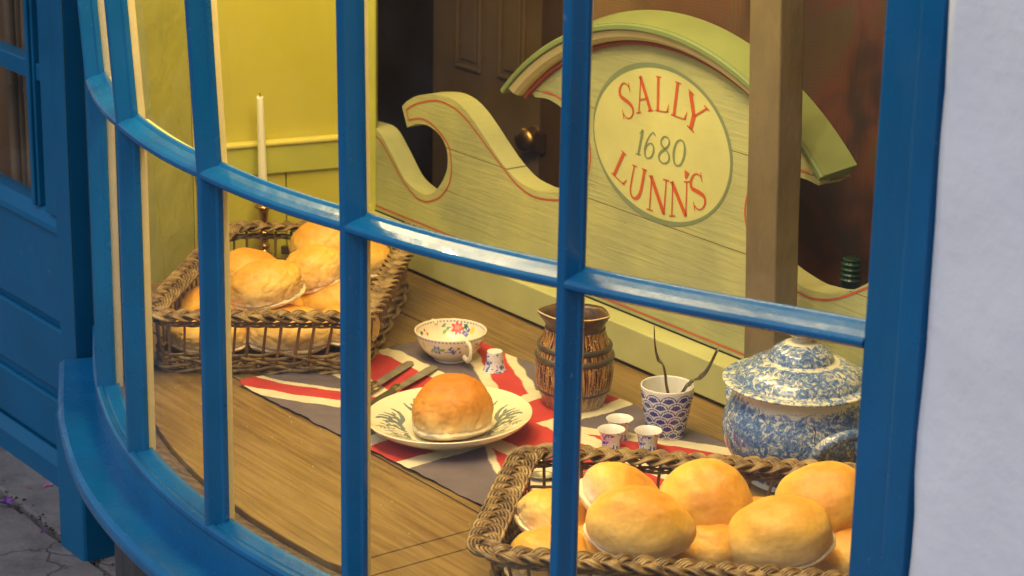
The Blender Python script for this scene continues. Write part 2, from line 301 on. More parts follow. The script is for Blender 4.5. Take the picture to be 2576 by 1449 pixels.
def glass_mat():
    m, nt, b = newmat('old_window_glass'); nt.nodes.remove(b); out = nt.nodes['Material Output']
    tr = N_(nt, 'ShaderNodeBsdfTransparent'); tr.inputs[0].default_value = (.97, .985, .975, 1)
    gl = N_(nt, 'ShaderNodeBsdfGlossy', Roughness=.02); mix = N_(nt, 'ShaderNodeMixShader')
    n = N_(nt, 'ShaderNodeTexNoise', Scale=9., Detail=2.); L(nt, coords(nt), n.inputs['Vector'])
    bp = N_(nt, 'ShaderNodeBump', Strength=.25, Distance=.003); L(nt, n.outputs[0], bp.inputs['Height']); L(nt, bp.outputs[0], gl.inputs['Normal'])
    ge = N_(nt, 'ShaderNodeNewGeometry'); dt = N_(nt, 'ShaderNodeVectorMath', operation='DOT_PRODUCT'); L(nt, ge.outputs['Normal'], dt.inputs[0]); L(nt, ge.outputs['Incoming'], dt.inputs[1])
    ab = N_(nt, 'ShaderNodeMath', operation='ABSOLUTE'); L(nt, dt.outputs['Value'], ab.inputs[0])
    om = N_(nt, 'ShaderNodeMath', operation='SUBTRACT'); om.inputs[0].default_value = 1; L(nt, ab.outputs[0], om.inputs[1])
    pw = N_(nt, 'ShaderNodeMath', operation='POWER'); L(nt, om.outputs[0], pw.inputs[0]); pw.inputs[1].default_value = 5
    fr = N_(nt, 'ShaderNodeMath', operation='MULTIPLY_ADD'); L(nt, pw.outputs[0], fr.inputs[0]); fr.inputs[1].default_value = .8; fr.inputs[2].default_value = .06
    L(nt, fr.outputs[0], mix.inputs[0]); L(nt, tr.outputs[0], mix.inputs[1]); L(nt, gl.outputs[0], mix.inputs[2])
    df = N_(nt, 'ShaderNodeBsdfDiffuse'); df.inputs[0].default_value = (.75, .76, .78, 1); dn = N_(nt, 'ShaderNodeTexNoise', Scale=14., Detail=6.); L(nt, coords(nt), dn.inputs['Vector'])
    dm = N_(nt, 'ShaderNodeMapRange'); dm.inputs[1].default_value = .35; dm.inputs[2].default_value = .75; dm.inputs[3].default_value = .003; dm.inputs[4].default_value = .022; L(nt, dn.outputs[0], dm.inputs[0])
    m3 = N_(nt, 'ShaderNodeMixShader'); L(nt, dm.outputs[0], m3.inputs[0]); L(nt, mix.outputs[0], m3.inputs[1]); L(nt, df.outputs[0], m3.inputs[2]); L(nt, m3.outputs[0], out.inputs[0]); return m
GLASS = glass_mat()
def paving_mat():
    m, nt, b = newmat('grey_flagstone'); v = coords(nt)
    n = N_(nt, 'ShaderNodeTexNoise', Scale=11., Detail=10., Roughness=.72); L(nt, v, n.inputs['Vector'])
    base = ramp(nt, n.outputs[0], [(.3, (.085, .080, .085)), (.45, (.16, .15, .155)), (.55, (.19, .18, .18)), (.7, (.27, .255, .25))])
    vo = N_(nt, 'ShaderNodeTexVoronoi', feature='DISTANCE_TO_EDGE', Scale=1.7)
    nd = N_(nt, 'ShaderNodeTexNoise', Scale=9., Detail=5.); L(nt, v, nd.inputs['Vector']); ad = N_(nt, 'ShaderNodeMix', data_type='RGBA', blend_type='ADD'); ad.inputs[0].default_value = .16; L(nt, v, ad.inputs[6]); L(nt, nd.outputs[1], ad.inputs[7]); L(nt, ad.outputs[2], vo.inputs['Vector'])
    cr = ramp(nt, vo.outputs[0], [(.001, (.35, .35, .35)), (.007, (1, 1, 1))])
    mx = N_(nt, 'ShaderNodeMix', data_type='RGBA'); L(nt, cr, mx.inputs[0]); mx.inputs[6].default_value = (.045, .038, .036, 1); L(nt, base, mx.inputs[7])
    L(nt, mx.outputs[2], b.inputs['Base Color']); b.inputs['Roughness'].default_value = .75
    s = N_(nt, 'ShaderNodeMath', operation='MULTIPLY_ADD'); s.inputs[1].default_value = .5; L(nt, cr, s.inputs[0]); L(nt, n.outputs[0], s.inputs[2])
    bp = N_(nt, 'ShaderNodeBump', Strength=.8, Distance=.008); L(nt, s.outputs[0], bp.inputs['Height']); L(nt, bp.outputs[0], b.inputs['Normal']); return m
PAVE = paving_mat()

# ---------------------------------------------------------------- the bow window
_N = {1: (-.586, 3.09), 2: (-.5015, 2.840), 3: (-.367, 2.603), 4: (-.186, 2.394), 5: (.047, 2.204), 6: (.327, 2.036)}
def _tan(a, b): v = np.array(b)-np.array(a); return v/np.linalg.norm(v)
Q = [np.array((-.642, 3.375))]
for i in range(1, 7):
    tg = _tan(_N[max(1, i-1)], _N[min(6, i+1)]); Q.append(np.array(_N[i])+tg*{1: .001, 2: .001, 3: .0, 4: .003, 5: .001, 6: 0}[i])
Q.append(Q[6]+T[:2]*.12)
def cur(u):
    u = min(max(u, 0), 6.999); i = int(u); t = u-i
    g = lambda k: Q[k] if 0 <= k < len(Q) else (2*Q[0]-Q[1] if k < 0 else 2*Q[-1]-Q[-2])
    a, b, c, d = g(i-1), g(i), g(i+1), g(i+2)
    p = .5*((2*b)+(c-a)*t+(2*a-5*b+4*c-d)*t*t+(3*b-a-3*c+d)*t**3)
    q = .5*((c-a)+2*(2*a-5*b+4*c-d)*t+3*(3*b-a-3*c+d)*t*t); q = q/np.linalg.norm(q)
    return p, q, np.array([q[1], -q[0]])
ZT = .44
def lean(z, u): return float(np.interp(u, [0, 2, 3, 4, 5], [.062, .062, .050, .016, 0]))*max(0, z-ZT)
def wp(u, w, z, du=0):
    p, t, n = cur(u); q = p+t*du+n*(w+lean(z, u)); return (q[0], q[1], z)
WIN = empty('bow_window', (float(Q[3][0]), float(Q[3][1]), 0), 'blue painted curved shop window with small panes and cream inner bars', 'shop window')
OFF = Vector(WIN.location)
def wbuild(mb, name, mat, **k):
    o = mb.build(name, mat, WIN, **k); o.matrix_parent_inverse = Matrix.Translation(-OFF); return o
def sweep(u0, u1, prof, k=14, close=True, zfun=None):
    mb = MB(); n = int((u1-u0)*k)+1; rows = []
    for i in range(n+1):
        u = u0+(u1-u0)*i/n; rows.append([wp(u, w, z) for w, z in prof])
    mb.grid(rows, 0, False, closev=close)
    m = len(prof); b = len(mb.v)-m
    mb.f += [tuple(range(m)), tuple(range(b, b+m))[::-1]]; mb.m += [0, 0]; mb.sm += [False, False]; return mb
ZTOP = 1.30; TR = [ZT, .885]
barp = [(-.0130, -.0258), (-.0130, -.019), (-.0104, -.0165), (-.0082, -.010), (-.0056, -.0025), (-.0042, 0), (.0042, 0), (.0056, -.0025), (.0082, -.010), (.0104, -.0165), (.0130, -.019), (.0130, -.0258)]
for i in range(1, 6):
    mb = MB(); rows = []
    for z in [-.002, .1, .2, .3, .44, .6, .8, 1., ZTOP]: rows.append([wp(i, w, z, du) for du, w in barp])
    mb.grid(rows, 0, False, closev=True); o = wbuild(mb, 'glazing_bar', BLUE, bevel=.0012)
    mb = MB(); rows = []
    ip = [(-.0095, -.0256), (.0095, -.0256), (.0085, -.033), (.006, -.037), (-.006, -.037), (-.0085, -.033)]
    for z in [-.002, .1, .2, .3, .44, .6, .8, 1., ZTOP]: rows.append([wp(i, w, z, du) for du, w in ip])
    mb.grid(rows, 0, False, closev=True); wbuild(mb, 'inner_bar', CREAM, bevel=.002)
trp = [(-.028, .0150), (-.024, .0150), (-.020, .0115), (-.011, .0085), (-.003, .0050), (0, .002), (0, -.0030), (-.004, -.0060), (-.011, -.0085), (-.020, -.0105), (-.024, -.0140), (-.028, -.0140)]
for zt in TR:
    for i in range(1, 6):
        mb = MB(); n = 12; rows = []
        for j in range(n+1):
            a = j/n; p0 = i+.012+(1-.018)*a
            sag = -.0015*math.sin(PI*a)
            rows.append([wp(p0, w*(1 if abs(a-.5) < .49 else 1.), zt+z+sag) for w, z in trp])
        mb.grid(rows, 0, False, closev=True); wbuild(mb, 'transom_bar', BLUE, bevel=.0012)
        mb = MB(); rows = []
        for j in range(n+1):
            rows.append([wp(i+.05+.9*j/n, w, zt+z) for w, z in [(-.031, .008), (-.031, -.010), (-.038, -.010), (-.042, -.007), (-.042, .004), (-.038, .008)]])
        mb.grid(rows, 0, False, closev=True); wbuild(mb, 'inner_transom', YELL_T, bevel=.002)
FLIP = True
for i in range(1, 6):
    for z0, z1 in ((.004, TR[0]-.012), (TR[0]+.012, TR[1]-.012), (TR[1]+.012, ZTOP)):
        mb = MB(); rows = [[wp(i+.040+.92*j/10, -.0255, z0+(z1-z0)*k/4) for k in range(5)] for j in range(11)]
        mb.grid(rows[::-1] if FLIP else rows, 0, True); wbuild(mb, 'pane', GLASS, fix=False)
rail = [(-.031, .0045), (-.029, .0045), (-.012, .0005), (-.009, -.0015), (-.0065, .0015), (-.002, .0005), (.0015, -.003), (.002, -.009), (-.001, -.0125), (-.001, -.060), (-.031, -.060)]
wbuild(sweep(.05, 6.9, rail), 'bottom_rail', BLUE, bevel=.0012)
ledge = [(-.03, -.055), (.0, -.0555), (.046, -.0575), (.052, -.0605), (.0545, -.066), (.053, -.078), (.048, -.083), (-.03, -.083)]
wbuild(sweep(.02, 6.95, ledge), 'sill_ledge', BLUE, bevel=.002)
wbuild(sweep(.9, 6.5, [(-.10, ZTOP), (.03, ZTOP), (.05, ZTOP+.03), (.05, ZTOP+.25), (-.10, ZTOP+.25)]), 'head_fascia', BLUE)
# right jamb with a raised bead, left jamb return
def pr2(mb, pts, z0, z1, mi=0, lz=0): return mb.prism(pts, lambda p: (p[0], p[1], z0), lambda p: (p[0]+lz*n6[0]*0, p[1], z1), mi)
q6, t6, n6 = Q[6], T[:2], NF[:2]
J = lambda a, b: tuple(q6+t6*a+n6*b)
mb = MB(); pr2(mb, [J(-.003, -.10), J(-.003, -.006), J(0, 0), J(.047, .003), J(.0495, .009), J(.0535, .0095), J(.0765, .0095), J(.078, -.10)], -.055, ZTOP+.1)
wbuild(mb, 'frame_post', BLUE, bevel=.0015)
# ---------------------------------------------------------------- facade to the left: pilaster, plinth block, door
FPo = np.array([-.78, 3.716, 0.])+NF*.12
def FP(s, n, z): return FPo+T*s+NF*n+np.array([0, 0, z])
def fbox(mb, s0, s1, n0, n1, z0, z1, mi=0): return mb.box(s0, s1, n0, n1, z0, z1, mi, M=lambda v: FP(v.x, v.y, v.z))
pil = empty('door_pilaster', FP(.3, 0, -.4), 'tall blue painted pilaster between the door and the curved window', 'pilaster')
def pbuild(par, mb, name, mat, **k):
    o = mb.build(name, mat, par, **k); o.matrix_parent_inverse = Matrix.Translation(-Vector(par.location)); return o
mb = MB(); fbox(mb, .290, .342, -.10, 0, -.078, 1.7); pbuild(pil, mb, 'shaft', BLUE_D, bevel=.003)
mb = MB(); fbox(mb, .292, .345, -.10, .001, -.155, -.0785); fbox(mb, .300, .350, -.08, .006, -.0845, -.0765); pbuild(pil, mb, 'base_moulding', BLUE_D, bevel=.003)
mb = MB(); pts = [tuple(FP(.3425, 0.001, 0)[:2]), tuple(FP(.3425, -.10, 0)[:2]), tuple((np.array((-.600, 3.47)))), tuple(np.array((-.640, 3.425))), ]
mb = MB(); a = FP(.3425, 0, 0); b = np.array((-.648, 3.40, 0)); c = np.array((-.612, 3.30, 0)); 
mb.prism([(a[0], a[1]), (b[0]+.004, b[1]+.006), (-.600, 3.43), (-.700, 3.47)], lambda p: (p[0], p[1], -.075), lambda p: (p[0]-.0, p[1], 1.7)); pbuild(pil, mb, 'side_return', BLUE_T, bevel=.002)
mb = MB(); fbox(mb, .2585, .345, -.115, .002, -.41, -.172); fbox(mb, .262, .3415, -.10, -.001, -.172, -.1555)
pb = pbuild(pil, mb, 'plinth_block', BLUE_D, bevel=.006)
# filler jamb behind first bar
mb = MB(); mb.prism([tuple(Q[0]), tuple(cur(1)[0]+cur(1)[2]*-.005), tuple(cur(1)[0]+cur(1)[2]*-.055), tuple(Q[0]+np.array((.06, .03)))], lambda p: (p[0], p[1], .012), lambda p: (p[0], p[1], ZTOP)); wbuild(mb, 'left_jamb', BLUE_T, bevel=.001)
# door
DPo = np.array([-.78, 3.716, 0.])
def DP(s, n, z): return DPo+T*s+NF*n+np.array([0, 0, z])
def dbox(mb, s0, s1, n0, n1, z0, z1, mi=0): return mb.box(s0, s1, n0, n1, z0, z1, mi, M=lambda v: DP(v.x, v.y, v.z))
DOOR = empty('shop_door', DP(-.2, 0, -.4), 'dark blue half glazed shop door beside the pilaster', 'door')
def zs(x, y, n=0.):
    p = onpl(x, y, DPo+NF*n, NF); return (p-DPo)@T, p[2]
mb = MB(); dbox(mb, -.9, .16, -.05, -.004, -.36, .075); pbuild(DOOR, mb, 'door_board', BLUE_D)
mb = MB(); dbox(mb, -.9, .14, -.004, .006, -.232, -.118); dbox(mb, -.9, .14, -.004, .006, -.105, .055); dbox(mb, -.9, .14, -.004, .005, -.338, -.250); pbuild(DOOR, mb, 'lower_panel', BLUE_D, bevel=.004)
mb = MB(); mb.prism([(0, -.405), (.016, -.405), (.016, -.365), (.004, -.345), (0, -.345)], lambda p: DP(-.9, p[0], p[1]), lambda p: DP(.15, p[0], p[1])); pbuild(DOOR, mb, 'kickboard', BLUE_D, bevel=.002)
mb = MB(); mb.prism([(-.03, .055), (.014, .055), (.012, .066), (-.004, .084), (-.03, .084)], lambda p: DP(-.9, p[0], p[1]), lambda p: DP(.15, p[0], p[1])); pbuild(DOOR, mb, 'bottom_rail', BLUE_D, bevel=.002)
mb = MB()
dbox(mb, -.036, -.012, -.035, .004, .084, 1.6); dbox(mb, -.030, -.018, .004, .010, .084, 1.6)
pbuild(DOOR, mb, 'glazing_bar', BLUE_D, bevel=.002)
mb = MB(); dbox(mb, .026, .16, -.05, .012, .084, 1.6); pbuild(DOOR, mb, 'stile', BLUE_D, bevel=.003)
mb = MB()
for z in (.312, .60, .9):
    dbox(mb, -.9, -.0365, -.03, .002, z-.016, z+.016); dbox(mb, -.0115, .0255, -.03, .001, z-.015, z+.015)
pbuild(DOOR, mb, 'cross_bar', BLUE_D, bevel=.003)
mb = MB(); mb.add([DP(-.9, -.02, .08), DP(.03, -.02, .08), DP(.03, -.02, 1.6), DP(-.9, -.02, 1.6)], [(0, 1, 2, 3)]); pbuild(DOOR, mb, 'pane', GLASS, fix=False)
mb = MB(); dbox(mb, -.9, .16, -.05, .01, 1.6, 1.75); pbuild(DOOR, mb, 'top_rail', BLUE_D)
DARKB = simple('brown_door_blind', (.16, .075, .025), .7, .5, 9, .4, 20, .004, scale=(1, 1, .1))
BAMBOO = simple('bamboo_cane', (.13, .075, .032), .5, .3, 12, .2)
cur_o = empty('door_blind', DP(-.3, -.12, .05), 'brown blind with bamboo canes hanging behind the glass of the door', 'blind')
mb = MB(); dbox(mb, -1.1, -.04, -.19, -.18, -.4, 1.6); pbuild(cur_o, mb, 'backing', DARKB)
for s in (-.12, -.150, -.188, -.215, -.255, -.30):
    mb = MB(); z = .0; pts = []; rr = []
    while z < 1.5:
        for dz, r in ((0, .0105), (.004, .0125), (.008, .0105), (.20, .0098)): pts.append(DP(s, -.085+.02*math.sin(s*90), z+dz)); rr.append(r*(.7+.5*((s*37) % 1)))
        z += .235
    mb.tube(pts, rr, 8); pbuild(cur_o, mb, 'cane', BAMBOO)
# facade wall left of the door + above, white wall on the right
sd = empty('facade_wall', FP(0, 0, 1.6), 'painted shop front wall closing the space above the door and window', 'wall')
mb = MB(); fbox(mb, -1.4, .36, -.12, -.02, 1.72, 2.4); fbox(mb, -1.6, -.8, -.2, -.02, -.42, 1.72); mb.box(.36, 3.6, -.14, .0, 1.56, 2.4, M=lambda v: FP(v.x, v.y, v.z)); sd_m = pbuild(sd, mb, 'render', WHITE_W)
bpy.data.objects.remove(sd); sd_m.name = 'facade_wall'; sd_m.matrix_parent_inverse = Matrix(); tag(sd_m, 'painted shop front wall closing the space above the door and window', 'wall')
e = np.array(J(.0785, .004)); 
mb = MB(); rows = []
NS, NZ = 60, 50
for i in range(NS+1):
    s = 1.6*(i/NS)**1.4
    r = []
    for k in range(NZ+1):
        z = -.42+2.0*k/NZ; d = .006*noise.noise(Vector((s*3, z*3, 1)))+.002*noise.noise(Vector((s*17, z*17, 4)))
        ex = (.005*noise.noise(Vector((z*9, 7, 2)))+.0025*noise.noise(Vector((z*31, 7, 2)))) if i < 3 else 0
        q = e+t6*(s+ex)+n6*(.004+d+(-.02 if i == 0 else 0)); r.append((q[0], q[1], z))
    rows.append(r)
mb.grid(rows, 0, True)
ww = mb.build('rendered_wall', WHITE_W, fix=False); tag(ww, 'smooth pale grey white rendered wall right of the blue window frame', 'wall')
mo = ww.modifiers.new('s', 'SOLIDIFY'); mo.thickness = .12; mo.offset = 1
for p in ww.data.polygons: pass
# base wall under the ledge
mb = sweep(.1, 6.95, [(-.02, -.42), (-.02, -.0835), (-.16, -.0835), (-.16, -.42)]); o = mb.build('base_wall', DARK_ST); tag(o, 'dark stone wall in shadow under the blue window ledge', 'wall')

# ---------------------------------------------------------------- street
gm = MB(); gm.add([(-60, -60, -.43), (60, -60, -.43), (60, 60, -.43), (-60, 60, -.43)], [(0, 1, 2, 3)]); g = gm.build('ground', simple('street_grime', (.05, .045, .042), .9, .4, 30, .6, 50, .005)); tag(g, kind='structure')
mb = MB(); rr = random.Random(3)
def slab(t0, t1, n0, n1, dz=0):
    g_ = .005
    pts = [(t0+g_, n0+g_), (t1-g_, n0+g_), (t1-g_, n1-g_), (t0+g_, n1-g_)]
    # subdivide edges with jitter
    poly = []
    for a, b in zip(pts, pts[1:]+pts[:1]):
        for k in range(6):
            f = k/6; poly.append((a[0]+(b[0]-a[0])*f+rr.uniform(-.004, .004), a[1]+(b[1]-a[1])*f+rr.uniform(-.004, .004)))
    mb.prism(poly, lambda p: P(p[0], p[1], -.45), lambda p: P(p[0], p[1], -.402+dz))
x = -2.6
while x < 3.0:
    w = rr.uniform(.7, .95); slab(x, x+w, .20, .556, rr.uniform(-.001, .001)); x += w
for n0, n1 in ((.562, .80), (.80, 1.16), (1.16, 1.6), (1.6, 2.1), (2.1, 2.7), (2.7, 3.5)):
    x = -3.0+rr.uniform(0, .4)
    while x < 3.0:
        w = rr.uniform(.30, .62); slab(x, x+w, n0, n1, rr.uniform(-.004, .002)); x += w
o = mb.build('pavement', PAVE, bevel=.004); tag(o, kind='structure')
mb = MB()
for k in range(420):
    t_, n_ = rr.uniform(-.75, .3), None
    n_ = rr.choice([.556+rr.gauss(0, .008), .24+.16*abs(rr.gauss(0, .25)), .24+abs(rr.gauss(0, .03))]); s_ = rr.uniform(.0015, .005)
    p = P(t_, n_, -.4015); a = rr.uniform(0, 6.3)
    mb.add([p+np.array([math.cos(a+q)*s_*rr.uniform(.5, 1.3), math.sin(a+q)*s_, rr.uniform(0, .003)]) for q in (0, 2.1, 4.2)]+[p+np.array([0, 0, .003])], [(0, 1, 3), (1, 2, 3), (2, 0, 3)])
o = mb.build('dirt_crumbs', DIRT); tag(o, 'dark crumbs of dirt along the foot of the shop front', 'dirt', kind='stuff')
def flake(name, px, py, size, mat, label, n=7, h=.01, cat='petal'):
    p = atz(px, py, -.40); mb = MB(); r2 = random.Random(int(px*3+py))
    for k in range(n):
        a = 2*PI*k/n+r2.uniform(-.3, .3); c = np.array([math.cos(a), math.sin(a), 0]); s = np.array([-c[1], c[0], 0]); L_ = size*r2.uniform(.7, 1.1)
        z = lambda q: np.array([0, 0, q])
        mb.add([z(.001), c*L_*.5+s*L_*.28+z(h*.6), c*L_+z(h*r2.uniform(.1, 1)), c*L_*.5-s*L_*.28+z(h*.4)], [(0, 1, 2), (0, 2, 3)])
    o = mb.build(name, mat, loc=tuple(p)); sm = o.modifiers.new('s', 'SOLIDIFY'); sm.thickness = .0006
    return tag(o, label, cat)
flake('fallen_flower', 14, 1268, .016, PETAL_P, 'purple crumpled fallen flower on the grey paving', 8, .014, 'flower')
flake('petal', 120, 1221, .010, PETAL_K, 'pink petal lying near the foot of the door', 3, .004)
flake('petal', 74, 1229, .006, PETAL_R, 'small dark red petal on the paving slab', 2, .004)
flake('petal', 108, 1338, .008, PETAL_P, 'pale lilac petal beside the joint between slabs', 3, .005)
flake('petal', 30, 1283, .005, PETAL_R, 'tiny red petal next to the purple flower', 2, .003)
flake('dry_leaf', 232, 1378, .013, LEAF, 'curled brown leaf against the blue plinth block', 2, .012, 'leaf')

# ---------------------------------------------------------------- interior setting
def left_t(n_, w):   # where the inset curve crosses a given n, left and right branch
    best = [None, None]; pv = None
    for k in range(0, 400):
        u = .0+6.9*k/399; p, t, nn = cur(u); q = p+nn*w; a = tn(q)
        if pv is not None and (pv[1]-n_)*(a[1]-n_) <= 0 and abs(pv[1]-a[1]) > 1e-9:
            f = (n_-pv[1])/(a[1]-pv[1]); tt = pv[0]+(a[0]-pv[0])*f
            if a[1] > pv[1] and best[0] is None: best[0] = tt
            elif a[1] < pv[1]: best[1] = tt
        pv = a
    return best
nmax = max(tn(cur(6.9*k/300)[0]+cur(6.9*k/300)[2]*-.058)[1] for k in range(301))
SHELF = empty('display_shelf', P(.3, .3, 0), 'brown stained pine boards forming the shelf inside the curved window', 'shelf')
W0 = atz(492, 655, 0); Wl = atz(374, 717, 0); tW, nW_ = tn(Wl); tW -= .01; tQ, nQ = tn(cur(0)[0]-cur(0)[2]*.05)
edges = [(-.34, .1285), (.1315, .4955), (.4985, nmax-.0005)]
for n0, n1 in edges:
    K = max(2, int((n1-n0)/.006)); ps = []; rs = []
    for k in range(K+1):
        n_ = n0+(n1-n0)*k/K; a, b = left_t(n_, -.058)
        if a is None: a = tW if n_ < nW_ else tW+(tQ-tW)*(n_-nW_)/(nQ-nW_)
        if b is None: b = 1.75
        ps.append((max(a, -.30), n_)); rs.append((min(b, 1.7), n_))
    rs = [(min(t_, 1.7), n_) for t_, n_ in rs]
    # front board is cut by a flush cross piece (clamp) near the window
    cuts = [(-9, 9)] if n0 < .4 else [(-9, .9055), (.9075, .9485), (.9505, 9)]
    for c0, c1 in cuts:
        mb = MB(); up = []; keep = [(max(l[0], c0), min(r[0], c1), l[1]) for l, r in zip(ps, rs)]; keep = [q for q in keep if q[1]-q[0] > .001]
        if len(keep) < 2: continue
        poly = [(a, n_) for a, b, n_ in keep]+[(b, n_) for a, b, n_ in keep[::-1]]
        mb.prism(poly, lambda p: P(p[0], p[1], -.022), lambda p: P(p[0], p[1], 0)); pbuild(SHELF, mb, 'board', WOOD, bevel=.0012)
mb = MB(); mb.grid([[wp(.3+6.4*i/90, -.030, .000+.002*noise.noise(Vector((i*.4, 0, 0)))), wp(.3+6.4*i/90, -.045, -.003+.003*noise.noise(Vector((i*.5, 3, 0)))), wp(.3+6.4*i/90, -.060, -.010)] for i in range(91)], 0, True); pbuild(SHELF, mb, 'dusty_gap_strip', DUST)
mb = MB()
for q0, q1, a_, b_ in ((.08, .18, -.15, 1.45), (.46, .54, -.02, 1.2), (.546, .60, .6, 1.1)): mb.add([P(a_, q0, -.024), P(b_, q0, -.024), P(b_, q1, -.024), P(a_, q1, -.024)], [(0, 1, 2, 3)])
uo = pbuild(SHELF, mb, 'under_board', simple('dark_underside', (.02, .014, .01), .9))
# walls of the display recess
W0 = atz(492, 655, 0); Wl = atz(374, 717, 0); dl = (Wl-W0)/np.linalg.norm(Wl-W0)
d23 = np.array([math.cos(math.radians(23)), math.sin(math.radians(23)), 0]); nW = np.array([d23[1], -d23[0], 0])
def wallbox(a, b, thick_dir, z0, z1, mb=None):
    mb = mb or MB(); a = np.array(a); b = np.array(b); k = np.array(thick_dir); pts = [a, b, b+k, a+k]
    mb.prism([tuple(p[:2]) for p in pts], lambda p: (p[0], p[1], z0), lambda p: (p[0], p[1], z1)); return mb
o = wallbox(W0-dl*.0, Wl+dl*.16, np.array([-.06, .05, 0]), -.02, 1.5).build('olive_wall', OLIVE, bevel=.003); tag(o, 'narrow olive green wall section at the left end of the display', 'wall')
SW = empty('panelled_wall', tuple(W0), 'mustard yellow panelled wall with pale dado rail behind the candle', 'wall')
Wd = lambda s, n, z: W0+d23*s+nW*n+np.array([0, 0, z])
def wdbox(mb, s0, s1, n0, n1, z0, z1): return mb.box(s0, s1, n0, n1, z0, z1, M=lambda v: Wd(v.x, v.y, v.z))
def s_of(x, y, n=0):
    p = onpl(x, y, W0+nW*n, nW); return (p-W0)@d23, p[2]
sE = s_of(868, 300)[0]
r0 = s_of(700, 338)[1]; r1 = s_of(700, 360)[1]; r2 = s_of(700, 430)[1]
mb = MB(); wdbox(mb, 0, sE, -.06, 0, -.02, 1.5); pbuild(SW, mb, 'plaster', YELL)
mb = MB(); wdbox(mb, .002, sE, -.01, .016, r2, r1+.002); pbuild(SW, mb, 'dado_rail', OLIVE_L, bevel=.002)
mb = MB(); wdbox(mb, .003, sE-.002, .001, .021, r1+.0005, r1+.0085); pbuild(SW, mb, 'rail_cap', YELL_T, bevel=.003)
s1 = s_of(717, 500)[0]
mb = MB(); wdbox(mb, .004, s1-.001, .0005, .008, -.01, r2-.001); wdbox(mb, s1+.001, s1*2, .0005, .008, -.01, r2-.001); wdbox(mb, s1*2+.002, sE, .0005, .008, -.01, r2-.001); pbuild(SW, mb, 'lower_boarding', YELL, bevel=.0015)
a = Wd(sE, .004, 0); b = onpl(946, 150, a, np.array([.10, -1, 0])/1.005)
o = wallbox(a, b, (.002, .022, 0), -.02, 1.5).build('door_architrave', OLIVE_L, bevel=.003); tag(o, 'bright olive upright board ending the yellow wall beside the dark room', 'architrave')
# back room
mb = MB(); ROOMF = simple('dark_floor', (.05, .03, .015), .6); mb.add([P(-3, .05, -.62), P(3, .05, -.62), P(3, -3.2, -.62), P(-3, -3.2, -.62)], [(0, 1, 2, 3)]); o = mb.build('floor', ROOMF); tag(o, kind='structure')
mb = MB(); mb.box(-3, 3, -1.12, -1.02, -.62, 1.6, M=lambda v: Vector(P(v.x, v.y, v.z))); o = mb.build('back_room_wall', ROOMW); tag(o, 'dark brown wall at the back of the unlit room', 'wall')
mb = MB(); mb.box(-3, 3, -3.2, .56, 1.56, 1.62, M=lambda v: Vector(P(v.x, v.y, v.z))); mb2 = mb
for a_, b_, c_ in ((-.6, 1.6, .90),): mb.box(a_, b_, .561, c_, 1.555, 1.62, M=lambda v: Vector(P(v.x, v.y, v.z)))
o = mb.build('ceiling', simple('ceiling_paint', (.5, .42, .25), .8)); tag(o, kind='structure')
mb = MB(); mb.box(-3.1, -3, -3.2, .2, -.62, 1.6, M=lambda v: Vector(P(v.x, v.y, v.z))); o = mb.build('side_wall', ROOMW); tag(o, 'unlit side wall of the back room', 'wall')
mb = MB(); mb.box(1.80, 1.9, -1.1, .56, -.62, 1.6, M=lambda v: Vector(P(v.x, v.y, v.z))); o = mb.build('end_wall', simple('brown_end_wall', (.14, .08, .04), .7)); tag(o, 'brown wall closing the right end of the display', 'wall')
# panelled door in the back room
ND = -.62
def dsz(x, y, off=ND):
    p = onpl(x, y, O+NF*off, NF); return (p-O)@T, p[2]
PDOOR = empty('panelled_door', P(dsz(1230, 300)[0], ND, -.62), 'dim brown panelled inner door with a round brass knob', 'door')
def pdb(mb, s0, s1, n0, n1, z0, z1): return mb.box(s0, s1, ND+n0, ND+n1, z0, z1, M=lambda v: Vector(P(v.x, v.y, v.z)))
dl_, dr_ = dsz(1088, 200)[0], dsz(1372, 300)[0]
mb = MB(); pdb(mb, dl_, dr_, -.04, 0, -.6, 1.0); pbuild(PDOOR, mb, 'leaf', DOORB, bevel=.003)
pa, pz = dsz(1150, 165); pb_, _ = dsz(1212, 190); pc, pz2 = dsz(1257, 205); pdx, _ = dsz(1330, 215)
for s0, s1, z0, z1 in ((pa, pb_, pz, .9), (pc, pdx-.01, pz2+.01, .9), (pa, pb_, -.5, pz-.16), (pc, pdx-.01, -.5, pz-.16)):
    mb = MB(); w = .008
    for q in ((s0, s1, z0, z0+w), (s0, s1, z1-w, z1), (s0, s0+w, z0+w, z1-w), (s1-w, s1, z0+w, z1-w)): pdb(mb, q[0], q[1], .0005, .008, q[2], q[3])
    pdb(mb, s0+w*2.2, s1-w*2.2, .0005, .005, z0+w*2.2, z1-w*2.2); pbuild(PDOOR, mb, 'panel', DOORB, bevel=.002)
FRM = simple('orange_brown_frame', (.085, .045, .018), .5)
mb = MB(); f0 = dsz(1378, 300)[0]; f1 = dsz(1402, 300)[0]; pdb(mb, f0, f1+.05, -.03, .02, -.6, 1.1); pbuild(PDOOR, mb, 'frame', FRM, bevel=.002)
ks, kz = dsz(1346, 345); kp = P(ks, ND, kz)
mb = MB(); kr = [(0, .0), (.016, .0), (.017, .003), (.012, .006), (.006, .012), (.006, .020), (.012, .025), (.0175, .032), (.0185, .040), (.015, .047), (.008, .051), (0, .052)]
rows = []
kd = (NF*.9+T*.25); kd /= np.linalg.norm(kd); ka = np.cross(kd, (0, 0, 1)); kb = np.array([0, 0, 1.])
for r_, h_ in cat_rom(kr, 3): rows.append([kp+kd*h_*.85+(ka*math.cos(a)+kb*math.sin(a))*max(r_, 0)*1.3 for a in [2*PI*j/24 for j in range(24)]])
